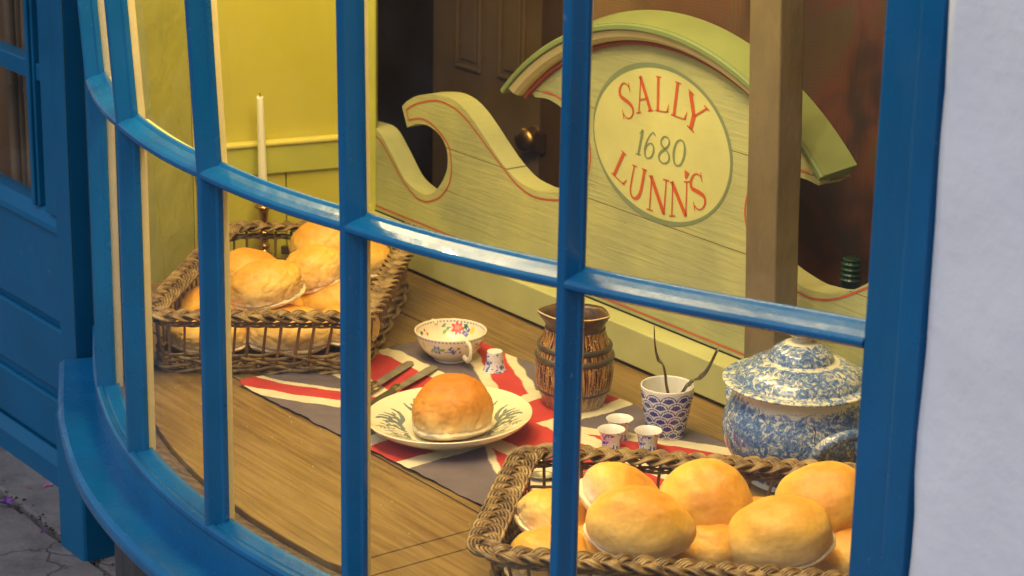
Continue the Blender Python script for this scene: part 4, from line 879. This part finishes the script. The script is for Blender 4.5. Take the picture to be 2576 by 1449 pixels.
# ---------------------------------------------------------------- painted lathe ceramics
def seg_dist(px, py, a, b):
    ax, ay = a; bx, by = b; dx, dy = bx-ax, by-ay; l2 = dx*dx+dy*dy+1e-12
    t = np.clip(((px-ax)*dx+(py-ay)*dy)/l2, 0, 1); return np.hypot(px-ax-t*dx, py-ay-t*dy), t
def stroke(col, px, py, pts, w, c, k=4):
    pp = cat_rom(pts, k) if len(pts) > 2 else [np.array(p) for p in pts]; n = len(pp)-1; ws = w if hasattr(w, '__len__') else [w, w]
    for i in range(n):
        d, t = seg_dist(px, py, pp[i], pp[i+1]); f = (i+t)/n; ww_ = np.interp(f, np.linspace(0, 1, len(ws)), ws); m = d < ww_/2; col[m] = c
def blob(col, px, py, x, y, rx, ry, c, rot=0, lob=0, ph=0):
    dx, dy = px-x, py-y; a, b = dx*math.cos(rot)+dy*math.sin(rot), -dx*math.sin(rot)+dy*math.cos(rot); rr_ = np.hypot(a/rx, b/ry)
    lim = 1+.22*np.cos(lob*np.arctan2(b, a)+ph) if lob else 1; col[rr_ < lim] = c
def lathe_col(prof, n, colfun, name, mat, loc, parent=None, rot=None, base=(.76, .70, .52)):
    prof = [tuple(p) for p in prof]; R = len(prof); th = np.arange(n)*2*PI/n
    rr_ = np.array([p[0] for p in prof])[:, None]*np.ones(n); zz_ = np.array([p[1] for p in prof])[:, None]*np.ones(n); tt = np.ones(R)[:, None]*th
    col = np.tile(np.array(base, float), (R, n, 1)); colfun(col, rr_, zz_, tt, np.arange(R)[:, None]*np.ones(n))
    X = rr_*np.cos(tt); Y = rr_*np.sin(tt); rows = [[(X[i, j], Y[i, j], zz_[i, j]) for j in range(n)] for i in range(R)]
    mb = MB(); mb.grid(rows, 0, True, closev=True, cols=col.reshape(-1, 3)); return mb.build(name, mat, parent, loc=loc, rot=rot)
# plate -------------------------------------------------
pl0 = atz(1132, 1050, .028)
pprof = cat_rom([(r_q, z_q*1.45) for r_q, z_q in [(0.0001, .0085), (.03, .0085), (.062, .0090), (.072, .0115), (.085, .0155), (.100, .0195), (.1085, .0222), (.1108, .0228), (.1118, .0215), (.105, .0165), (.090, .0105), (.070, .0045), (.062, .001), (.058, .001), (.056, .004), (.03, .005), (.0001, .005)]], 14)
nin = 14*7
def platecol(col, r, z, t, idx):
    X = r*np.cos(t); Y = r*np.sin(t); m_out = idx > nin; gb = np.array([.165, .20, .20]); cc = col.copy()
    for base_a in (R_(196), R_(-14), R_(90), R_(268)):
        ca, sa = math.cos(base_a), math.sin(base_a)
        def tr(pts): return [(p[0]*ca-p[1]*sa, p[0]*sa+p[1]*ca) for p in pts]
        for sg_ in (1, -1):
            S = lambda pts: tr([(x, y*sg_) for x, y in pts])
            stroke(cc, X, Y, S([(.060, .004), (.066, .014), (.078, .016), (.083, .009), (.077, .005), (.073, .009)]), [0.0046, 0.0058, 0.0034, 0.0023], gb)
            stroke(cc, X, Y, S([(.060, .008), (.062, .024), (.072, .034), (.086, .036), (.094, .030)]), [0.0034, 0.0070, 0.0070, 0.0058, 0.0023], gb)
            stroke(cc, X, Y, S([(.062, .022), (.060, .036), (.066, .047), (.078, .051)]), [0.0034, 0.0070, 0.0058, 0.0023], gb)
            stroke(cc, X, Y, S([(.060, .030), (.054, .044), (.056, .056), (.064, .064)]), [0.0034, 0.0070, 0.0058, 0.0023], gb)
            stroke(cc, X, Y, S([(.066, .030), (.076, .028), (.086, .026)]), [0.0034, 0.0058, 0.0023], gb)
            stroke(cc, X, Y, S([(.064, .040), (.075, .043), (.086, .043)]), [0.0034, 0.0046, 0.0023], gb)
        for sg_ in (1, -1):
            for (bx, by) in ((.069, .020), (.080, .022), (.072, .040), (.088, .014), (.064, .052)): blob(cc, X, Y, *tr([(bx, by*sg_)])[0], .0042, .0022, gb, base_a+by*20*sg_)
        blob(cc, X, Y, *tr([(.091, 0)])[0], .009, .0055, gb, base_a, 7); stroke(cc, X, Y, tr([(.06, 0), (.088, 0)]), [0.0023, 0.0023], gb)
        light = cc.copy()
        for dx in (.086, .091, .096): blob(cc, X, Y, *tr([(dx, .0)])[0], .0012, .0040, np.array([.62, .58, .44]), base_a)
    m = ~m_out; col[m] = cc[m]
PLATE = lathe_col(pprof, 420, platecol, 'dinner_plate', CERAM, tuple(pl0+np.array([0, 0, -.0265])), rot=(0, R_(-2.6), 0), base=(.78, .70, .47))
tag(PLATE, 'cream dinner plate with grey blue scrollwork under the single bun', 'plate')
bp0 = atz(1139, 1058, .024)
bun(np.array([bp0[0], bp0[1]-.012, .0335]), .0545, .052, .069, (R_(2), R_(2), R_(200)), 55, 'single large round bun with pleated top sitting on the plate', 1.6, -.2, group=None, shoulder=.70, mat=BUNB)
# bowl cup ----------------------------------------------
bl0 = atz(1133, 905, 0)
bprof = cat_rom([(.0001, .007), (.012, .007), (.024, .010), (.038, .020), (.0465, .032), (.0500, .042), (.0512, .0462), (.0524, .0470), (.0535, .0460), (.0525, .041), (.0485, .030), (.041, .0185), (.030, .0085), (.0255, .0055), (.0265, .001), (.024, .0), (.022, .003), (.0001, .004)], 9)
bin_ = 9*7
def bowlcol(col, r, z, t, idx):
    inn = idx < bin_; deg = np.degrees(t) % 360; X = ((deg-270+180) % 360-180)*.0009; X2 = ((deg-90+180) % 360-180)*.0009*-1; Y = z
    pink = np.array([.62, .10, .10]); bl = np.array([.14, .17, .50]); gr = np.array([.20, .38, .12]); yl = np.array([.75, .55, .08]); dg = np.array([.02, .16, .12])
    bandc = (abs(z-.0435) < .0012); col[bandc & (np.sin(t*60) > -.3)] = np.array([.25, .25, .45])
    a = col.copy()          # outside, facing the street
    blob(a, X, Y, -.020, .030, .0075, .0062, bl, 0, 6); blob(a, X, Y, -.020, .030, .0035, .003, np.array([.35, .40, .68]), 0, 5)
    for s in (-.030, -.0105, -.014, -.027): blob(a, X, Y, s, .0265 if s < -.02 else .0305, .004, .0020, gr, .6)
    for s, y in ((.004, .029), (.001, .0335), (.007, .0265)): blob(a, X, Y, s, y, .0038, .0022, bl, .9, 3)
    for s, y in ((.014, .034), (.017, .027)): blob(a, X, Y, s, y, .0022, .0022, pink)
    stroke(a, X, Y, [(-.012, .028), (.004, .028), (.013, .033)], [.0009, .0009], bl); stroke(a, X, Y, [(.004, .028), (.016, .028)], [.0009, .0009], bl)
    blob(a, X, Y, -.044, .033, .003, .006, yl, .3, 5); blob(a, X, Y, .058, .034, .005, .004, pink, 0, 5); blob(a, X, Y, .048, .031, .006, .0018, gr, .5); blob(a, X, Y, .045, .036, .004, .0015, gr, -.4)
    b = col.copy()          # inside, seen over the rim
    blob(b, X2, Y, .010, .034, .0095, .0080, pink, 0, 7); blob(b, X2, Y, .010, .035, .005, .0035, np.array([.72, .30, .22]), 0, 5)
    for s, y in ((-.006, .033), (-.012, .029), (-.012, .038)): blob(b, X2, Y, s, y, .0036, .0020, gr, .6)
    stroke(b, X2, Y, [(0, .034), (-.016, .036)], [.0008, .0008], bl); blob(b, X2, Y, .0235, .0375, .0040, .0040, dg, 0, 5); 
    for s, y in ((.022, .029), (.028, .0265), (.030, .033)): blob(b, X2, Y, s, y, .0036, .0028, bl, .4, 4)
    blob(b, X2, Y, .037, .034, .0042, .0052, yl, 0, 6); blob(b, X2, Y, -.050, .036, .0022, .0022, pink); blob(b, X2, Y, -.046, .030, .0022, .0022, pink); blob(b, X2, Y, -.060, .034, .004, .003, dg, 0, 3); blob(b, X2, Y, -.064, .030, .0035, .0025, yl)
    m = ~inn; col[m] = a[m]; col[inn] = b[inn]
BOWL = empty('soup_cup', tuple(bl0), 'cream two handled soup cup painted with pink and blue flowers', 'cup')
lathe_col(bprof, 420, bowlcol, 'bowl_body', CERAM, (0, 0, 0), BOWL, base=(.78, .68, .50))
for a in (R_(-62), R_(118)):
    mb = MB(); rad = np.array([math.cos(a), math.sin(a), 0]); pts = [rad*q+np.array([0, 0, z]) for q, z in ((.0490, .0395), (.056, .0425), (.0635, .0400), (.066, .031), (.0625, .0215), (.055, .0160), (.044, .0185))]
    pts = cat_rom(pts, 5); mb.tube(pts, [.0032-.0008*math.sin(PI*i/(len(pts)-1)) for i in range(len(pts))], 10, flat=1.5); mb.build('handle', PORC_C if 'PORC_C' in globals() else simple('cream_porcelain', (.76, .66, .48), .12, .02, 10, 0), BOWL)
# small cups --------------------------------------------
def smallcup(q, z, label, inv=False):
    p = atz(*q, z); p[2] = 0; pr = cat_rom([(.0001, .003), (.008, .003), (.0102, .006), (.0118, .018), (.0140, .027), (.0172, .0318), (.0182, .0325), (.0184, .0318), (.0150, .0255), (.0128, .017), (.0118, .006), (.0112, .0005), (.0095, 0), (.0001, .0005)], 5)
    if inv: pr = [(r, .0325-zz_) for r, zz_ in pr]
    g = empty('egg_cup', tuple(p), label, 'cup', 'small blue and white porcelain cups')
    ki = 5*6
    mb = MB(); mb.lathe(pr[:ki+1], 48); o = mb.build('inside', PORC, g)
    mb = MB(); mb.lathe(pr[ki:-9], 48); mb.build('outside', FLORAL, g)
    mb = MB(); mb.lathe(pr[-10:], 48); mb.build('foot', PORC, g)
smallcup((1538, 1080), .032, 'tiny flared porcelain cup, left one of the front pair near the front basket')
smallcup((1631, 1083), .032, 'tiny flared porcelain cup in front of the blue fan patterned tumbler')
smallcup((1559, 1053), .032, 'tiny flared porcelain cup standing behind the other two upright ones')
smallcup((1244, 936), 0, 'tiny blue flowered cup turned upside down beside the soup cup', True)
# fork tumbler ------------------------------------------
fk = atz(1679, 967, .076); fk[2] = 0
fprof = [(.0001, .004), (.018, .004), (.0225, .007), (.0250, .02), (.0292, .045), (.0335, .072), (.0342, .0752), (.0352, .0762), (.0360, .0755), (.0362, .0745)]
ni_ = len(fprof); fprof2 = cat_rom(fprof, 6); kin = len(fprof2)
outp = [(.0362-(.0362-.0242)*((k/90))**1.35, .0745-.0715*k/90) for k in range(1, 91)]+[(.0235, .0005), (.0215, 0), (.0001, .001)]
fprof2 = list(fprof2)+outp
def fancol(col, r, z, t, idx):
    n = 10; hz = .0104; m = (idx >= kin) & (z > .0065) & (z < .0715); dk = np.array([.035, .045, .22]); lb = np.array([.06, .085, .34]); wt = np.array([.66, .68, .72])
    w = 2*PI/n; best = np.zeros_like(z)-1; asp = .0325*w
    for row in range(-1, 8):
        zc = .070-hz*row; off = (row % 2)*.5
        u = ((t/w+off) % 1-.5)*asp; v = (z-(zc-hz*1.0))
        # scale: circle bulging upward, centred at its base
        rad = asp*.545; d = np.hypot(u, v*1.0); inside = (d < rad) & (v > -rad) & (best < row) & m
        ang = np.arctan2(u, v+1e-9)
        sc = 1+.035*np.cos(ang*9)
        col[inside] = wt; col[inside & (d > rad*.88*sc)] = dk
        fan = inside & (d < rad*.70*(1+.05*np.cos(ang*11))) & (abs(ang) < 1.25); col[fan] = lb; col[fan & (np.cos(ang*13) > .35)] = dk
        col[fan & (d < rad*.16)] = dk
        best[inside] = row
    col[m & (best < 0)] = wt
TUM = empty('tumbler', tuple(fk), 'white tumbler with blue fan scale pattern holding two forks', 'tumbler')
lathe_col(fprof2, 480, fancol, 'tumbler_body', CERAM, (0, 0, 0), TUM, base=(.74, .71, .62))
# forks -------------------------------------------------
def aty(px, py, y): d = ray(px, py); return CAM+d*(y/d[1])
def fork(path, label, seed):
    o_ = path[0]; g = empty('fork', tuple(o_), label, 'fork', 'forks standing in the tumbler')
    pts = cat_rom([np.array(p)-o_ for p in path], 6); k = len(pts); hd = int(k*.5)
    mb = MB(); mb.tube(pts[:hd+1], [.0035*(1-.45*i/hd)+.0006 for i in range(hd+1)], 8, flat=.6); mb.build('handle', FORKM, g)
    ax = np.array([.07, 1, 0]); mb = MB(); sh = pts[hd:int(k*.66)+1]; n = len(sh)
    for j in range(1, n): pass
    rows = []
    for i, p in enumerate(sh):
        w = .0022+.0068*(i/(n-1))**1.2; rows.append([p+ax*w*s for s in (-1, -.5, 0, .5, 1)]+[p+ax*w*s+np.array([.0011, 0, .0003]) for s in (1, .5, 0, -.5, -1)])
    mb.grid(rows, 0, True, closev=True); mb.build('shoulder', FORKM, g)
    mb = MB(); tp = pts[int(k*.66):]; n = len(tp)
    for q in (-1, -.33, .33, 1): mb.tube([p+ax*.0085*q*(1-.1*i/n) for i, p in enumerate(tp)], [.0011*(1-.45*i/n) for i in range(n)], 6)
    mb.build('tines', FORKM, g)
yc = fk[1]
fork([np.array([fk[0]+.018, yc, .006]), aty(*c5b(1230, 825), yc), aty(*c5b(1212, 700), yc), aty(*c5b(1192, 612), yc), aty(*c5b(1150, 560), yc), aty(*c5b(1125, 450), yc), aty(*c5b(1116, 290), yc)], 'old thin fork standing upright with curved prongs above the tumbler rim', 1)
c6 = lambda x, y: (x*.5001+1717.3, y*.5001+724.5)
fork([np.array([fk[0]-.010, yc-.004, .006]), aty(*c5b(1375, 812), yc), aty(*c5b(1410, 775), yc), aty(*c5b(1445, 740), yc), aty(*c6(85, 450), yc), aty(*c6(125, 410), yc), aty(*c6(180, 300), yc)], 'old fork leaning out over the right side of the tumbler', 2)
# barrel jug --------------------------------------------
bj = atz(1442, 1019, 0)
JUG = empty('barrel_jug', tuple(bj), 'brown glazed barrel shaped jug with dark hoops and flared rim', 'jug')
o_prof = cat_rom([(.0001, .0), (.038, .0), (.0415, .004), (.0475, .02), (.0525, .036), (.0548, .055), (.0540, .075), (.0505, .093), (.0455, .107), (.0425, .116), (.0420, .121)], 6)
mb = MB(); mb.lathe(o_prof, 72); mb.build('jug_body', BARREL, JUG)
def hoop(z, r, w=.0045, d=.0030):
    mb = MB(); mb.lathe([(r-.002, z-w), (r+d*.7, z-w*.7), (r+d, z), (r+d*.7, z+w*.7), (r-.002, z+w)], 72); return mb.build('hoop', HOOP, JUG)
hoop(.079, .0532, .0052); hoop(.0945, .0498, .0048); hoop(.030, .0505, .003, .0012)
n = 72; rows = []
for (r, z, amp) in ((.0415, .119, 0), (.0405, .124, 0), (.043, .130, .3), (.0470, .136, .7), (.0505, .143, 1.), (.0490, .1445, 1.), (.0450, .137, .7), (.041, .129, .4), (.039, .120, 0), (.040, .10, 0), (.045, .08, 0), (.047, .04, 0), (.03, .008, 0)):
    rows.append([((r+amp*(.0035*math.cos(a-R_(185))**9+.002*noise.noise(Vector((math.cos(a)*2, math.sin(a)*2, 3)))))*math.cos(a), (r+amp*.002*math.sin(3*a))*math.sin(a), z+amp*(.0035*noise.noise(Vector((math.cos(a)*1.6, math.sin(a)*1.6, 5)))+.004*math.cos(a-R_(185))**9-.004*math.sin(a))) for a in [2*PI*j/n for j in range(n)]])
mb = MB(); mb.grid(rows, 0, True, closev=True)
K = n
for i in range(len(mb.f)): 
    row = i//K; mb.m[i] = 1 if row in (4,) else 0
mb.build('flared_rim', [NECKG, RIMG], JUG); JUG.scale = (1, 1, .955)
mb = MB(); rc_ = random.Random(21)
for k in range(70):
    t_, n_ = rc_.uniform(.1, 1.1), rc_.choice([rc_.uniform(.28, .70), rc_.uniform(.50, .64)]); s_ = rc_.uniform(.0005, .0014); p = P(t_, n_, .0002); a = rc_.uniform(0, 6.3)
    e_ = left_t(n_, -.058); a_ = e_[0] if e_[0] is not None else -.1; b_ = e_[1] if e_[1] is not None else 1.4
    if not a_ < t_ < b_: continue
    mb.add([p+np.array([math.cos(a+q)*s_*rc_.uniform(.6, 1.5), math.sin(a+q)*s_, 0]) for q in (0, 2.1, 4.2)]+[p+np.array([0, 0, s_])], [(0, 1, 3), (1, 2, 3), (2, 0, 3)])
o = mb.build('bread_crumbs', simple('pale_crumb', (.66, .50, .25), .8)); tag(o, 'pale bread crumbs scattered over the bare boards', 'crumbs', kind='stuff')
# tureen ------------------------------------------------
tc_ = atz(1985, 1248, 0)+np.array([.013, .062, 0])
TU = empty('lidded_tureen', tuple(tc_), 'blue sponge patterned tureen with domed lid beside the frame post', 'tureen')
def shade_lathe(prof, name, fn, par, n=96, k=6):
    pr = cat_rom(prof, k); mb = MB(); rows = []; cols = []
    for r, z in pr:
        rows.append([(r*math.cos(2*PI*j/n), r*math.sin(2*PI*j/n), z) for j in range(n)]); v = fn(r, z); cols += [(v, v, v)]*n
    mb.grid(rows, 0, True, closev=True, cols=cols); return mb.build(name, SPONGE, par)
body = [(.0001, 0), (.056, 0), (.060, .003), (.058, .009), (.066, .018), (.082, .033), (.093, .052), (.0965, .070), (.0945, .088), (.089, .103), (.0835, .114), (.082, .122), (.084, .130), (.078, .130), (.0775, .118), (.08, .10)]
shade_lathe(body, 'tureen_body', lambda r, z: .3 if z < .006 else (max(0, min(.3, (z-.110)*16)) if z > .110 else .0), TU)
LID = shade_lathe([(.070, .126), (.086, .130), (.096, .1325), (.0985, .1345), (.0975, .1365), (.091, .1375), (.083, .1375), (.0805, .1415), (.074, .1495), (.062, .1575), (.050, .1615), (.0435, .1630), (.0415, .1675), (.036, .1760), (.026, .1830), (.019, .1860), (.0125, .1875), (.010, .1900), (.0125, .1935), (.0185, .1970), (.0195, .2010), (.015, .2050), (.007, .2070), (.0001, .2075)], 'lid',
    lambda r, z: (.10 if r > .094 else (.04 if r > .083 else (.02 if z < .184 else .08))) + (.12 if abs(z-.163) < .0013 else 0)+(.18 if .1855 < z < .192 else 0), TU)
for a, nm in ((R_(-62), 'handle'), (R_(118), 'handle')):
    rad = np.array([math.cos(a), math.sin(a), 0]); tg = np.array([-rad[1], rad[0], 0]); mb = MB()
    pts = [rad*q+tg*s+np.array([0, 0, z]) for q, s, z in ((.086, -.031, .064), (.098, -.034, .076), (.109, -.030, .090), (.115, -.013, .098), (.115, .013, .098), (.109, .030, .090), (.098, .034, .076), (.086, .031, .064))]
    pts = cat_rom(pts, 6); mb.tube(pts, [.0100-.0022*math.sin(PI*i/(len(pts)-1)) for i in range(len(pts))], 14); mb.c = [(.02, .02, .02)]*len(mb.v); mb.build(nm, SPONGE, TU)
# hairline crack on the tureen wall
mb = MB(); pts = []; ca = R_(-84)
for k in range(14):
    z = .104-.085*k/13; r = np.interp(z, [.018, .033, .052, .070, .088, .103], [.066, .082, .093, .0965, .0945, .089])+.0004; a = ca+.10*k/13+.02*math.sin(k*1.9); pts.append((r*math.cos(a), r*math.sin(a), z))
mb.tube(pts, [.0016]+[.0006]*13, 5); mb.build('crack', simple('brown_crack', (.06, .03, .015), .8), TU)
# knives ------------------------------------------------
def knife(tip, neck, label, tz=.004):
    a = atz(*tip, .006); b = atz(*neck, .008); d = (b-a); Lb = np.linalg.norm(d[:2]); d = np.array([d[0], d[1], 0])/Lb; s = np.array([-d[1], d[0], 0]); g = empty('table_knife', tuple(b), label, 'knife', 'old table knives')
    Z = .0052
    def K_(x, y, z): return -d*x+s*y+np.array([0, 0, z-b[2]])
    bw = .0098; prof = [(0, -bw*.55), (0, bw*.75), (Lb*.3, bw*.80), (Lb*.75, bw*.95), (Lb*.92, bw*.85), (Lb*.985, bw*.35), (Lb, -bw*.2), (Lb*.97, -bw*.62), (Lb*.8, -bw*.75), (Lb*.3, -bw*.6)]
    mb = MB(); mb.prism(prof, lambda p: K_(p[0], p[1], Z+.006*(1-p[0]/Lb)), lambda p: K_(p[0], p[1], Z+.0012+.006*(1-p[0]/Lb))); mb.build('blade', STEEL, g, bevel=.0004)
    def rv(lst, nm, mat):
        mb = MB(); rows = []
        for x, r in lst: rows.append([K_(-x, r*math.cos(t), Z+.0066+r*.8*math.sin(t)) for t in [2*PI*j/16 for j in range(16)]])
        mb.grid(rows, 0, True, closev=True); return mb.build(nm, mat, g)
    rv([(-.002, .0001), (-.0015, .0075), (.002, .0088), (.004, .0068), (.006, .0082), (.009, .0074), (.013, .0060), (.016, .0058)], 'collar', SILVER)
    rv([(.015, .0056), (.03, .0066), (.06, .0076), (.085, .0080), (.094, .0072), (.098, .0045), (.0985, .0001)], 'handle', HORN)
knife(c5(353, 368), c5(168, 500), 'table knife with horn handle, the one farther from the plate')
knife(c5(474, 390), c5(284, 515), 'table knife with horn handle tucked against the plate edge')
# spoon lying behind the front basket
sp = atz(1362, 1207, .004); SPN = empty('spoon', tuple(sp), 'dull dark spoon on the flag seen through the front basket corner', 'spoon')
mb = MB(); rows = []
for i in range(9):
    f = i/8; rows.append([(.0185*f*math.cos(a), .0125*f*math.sin(a), .004+.006*f*f-.003) for a in [2*PI*j/24 for j in range(24)]])
mb.grid(rows, 0, True, closev=True); o = mb.build('spoon_bowl', STEEL, SPN, fix=False); sm = o.modifiers.new('s', 'SOLIDIFY'); sm.thickness = .001
mb = MB(); mb.tube(cat_rom([(.018, 0, .007), (.035, .004, .010), (.08, .012, .006), (.12, .018, .003)], 5), [.0022]*10+[.003]*6, 8, flat=.5); mb.build('spoon_handle', STEEL, SPN)
# candlestick and candle --------------------------------
cs0 = atz(665, 662, 0)
mb = MB(); cp = [(.0001, .0), (.027, .0), (.0275, .004), (.025, .007), (.016, .010), (.0125, .014), (.0135, .018), (.0105, .022), (.008, .027), (.0105, .031), (.009, .035), (.0075, .040), (.0105, .045), (.0165, .052), (.0165, .058), (.0100, .065), (.0070, .070), (.0075, .080), (.0085, .090), (.0105, .094), (.0150, .097), (.0150, .100), (.0105, .103), (.0105, .107), (.0125, .110), (.0120, .113), (.009, .1135), (.008, .105), (.0001, .104)]
mb.lathe(cat_rom(cp, 4), 40); o = mb.build('brass_candlestick', BRASS, loc=tuple(cs0)); tag(o, 'turned brass candlestick standing behind the back basket', 'candlestick')
CD = empty('candle', tuple(cs0+np.array([0, 0, .1045])), 'tall tapered cream candle, unlit, in the brass candlestick', 'candle')
mb = MB(); hh = .1975+.0; top_z = .30
zt_ = [z for z in np.arange(.35, .1, -.001) if True]
def projy(p): d = np.array(p)-CAM; return CY-F*(d@_u)/(d@_f)
zc = min(zt_, key=lambda z: abs(projy((cs0[0], cs0[1], z))-243)); Lc = zc-.1045
lx = lambda z: -.0030*z/Lc
rows = []
for z, r in [(0, .0001), (0, .0078)]+[(Lc*f, .0080+(.0055-.0080)*f) for f in (.1, .3, .5, .7, .9)]+[(Lc*.985, .0056), (Lc, .0050), (Lc-.0015, .0035), (Lc-.002, .0001)]:
    rows.append([(lx(z)+r*math.cos(a), r*math.sin(a), z+(.0012*math.cos(a*2+1) if z > Lc*.97 and r > .004 else 0)) for a in [2*PI*j/24 for j in range(24)]])
mb.grid(rows, 0, True, closev=True); mb.build('wax', WAX, CD)
mb = MB(); mb.tube([(lx(Lc), 0, Lc-.003), (lx(Lc)+.0004, 0, Lc+.002), (lx(Lc)-.0003, 0, Lc+.0055)], .0007, 6); mb.build('wick', WICK, CD)
wd_ = atz(*c3b(1125, 385), .004)
mb = MB(); mb.prism([(0, 0), (.034, .002), (.034, .018), (.004, .010)], lambda p: (p[0], p[1]*.5, 0), lambda p: (p[0], p[1]*.5, .016)); o = mb.build('wooden_wedge', simple('dark_wood', (.045, .028, .015), .6), bevel=.002, loc=tuple(wd_)); tag(o, 'small dark wooden wedge on the shelf right of the candlestick', 'wedge')

# ---------------------------------------------------------------- light
W = bpy.data.worlds.new("World"); bpy.context.scene.world = W; W.use_nodes = True
nt = W.node_tree; bg = nt.nodes['Background']; sky = nt.nodes.new('ShaderNodeTexSky'); sky.sky_type = 'NISHITA'; sky.sun_disc = False
SE, SR = math.radians(52), math.radians(215)
sky.sun_elevation = SE; sky.sun_rotation = SR; sky.air_density = 1.0; sky.dust_density = 2.5; sky.ozone_density = 1.5
nt.links.new(sky.outputs[0], bg.inputs[0]); bg.inputs[1].default_value = .118
sd = Vector((math.sin(SR)*math.cos(SE), math.cos(SR)*math.cos(SE), math.sin(SE)))
ld = bpy.data.lights.new('sun', 'SUN'); ld.energy = .5; ld.angle = math.radians(25); ld.color = (1., .93, .84); lo = bpy.data.objects.new('sun', ld); C.objects.link(lo); lo.rotation_euler = sd.to_track_quat('Z', 'Y').to_euler()
def lamp(p, e, r, col=(1., .74, .34)):
    l = bpy.data.lights.new('unseen_warm_lamp', 'POINT'); l.energy = e; l.shadow_soft_size = r; l.color = col; o = bpy.data.objects.new('unseen_warm_lamp', l); C.objects.link(o); o.location = tuple(p)
for t_, n_, e_ in ((.02, .42, 15), (.38, .62, 19), (.78, .70, 20), (1.15, .62, 18)): lamp(P(t_, n_, 1.28), e_*.68, .025); lamp(P(t_+.12, n_-.12, 1.34), e_*.55, .14)
lamp(P(1.28, .60, 1.25), 11, .15)  # added soft fill light to brighten the front basket
lamp(P(-1.3, -.45, 1.2), 5, .08)  # added dim light to lift the back room and its door
lamp(DP(-.30, -.10, 1.45), 9, .03)  # added light between door glass and blind, to brighten the canes
# ---------------------------------------------------------------- camera
cd = bpy.data.cameras.new('camera'); co = bpy.data.objects.new('camera', cd); C.objects.link(co)
cd.sensor_width = 36; cd.lens = F/2576*36; cd.clip_start = .05; cd.clip_end = 500
co.matrix_world = Matrix(((_r[0], _u[0], -_f[0], 0), (_r[1], _u[1], -_f[1], 0), (_r[2], _u[2], -_f[2], H), (0, 0, 0, 1)))
cd.dof.use_dof = True; cd.dof.focus_distance = 3.05; cd.dof.aperture_fstop = 11
sc = bpy.context.scene; sc.camera = co
sc.view_settings.view_transform = 'Standard'; sc.view_settings.look = 'None'; sc.view_settings.gamma = 1; sc.view_settings.exposure = 0
sc.cycles.use_denoising = True; sc.cycles.max_bounces = 8; sc.cycles.transparent_max_bounces = 12; sc.cycles.sample_clamp_indirect = 4
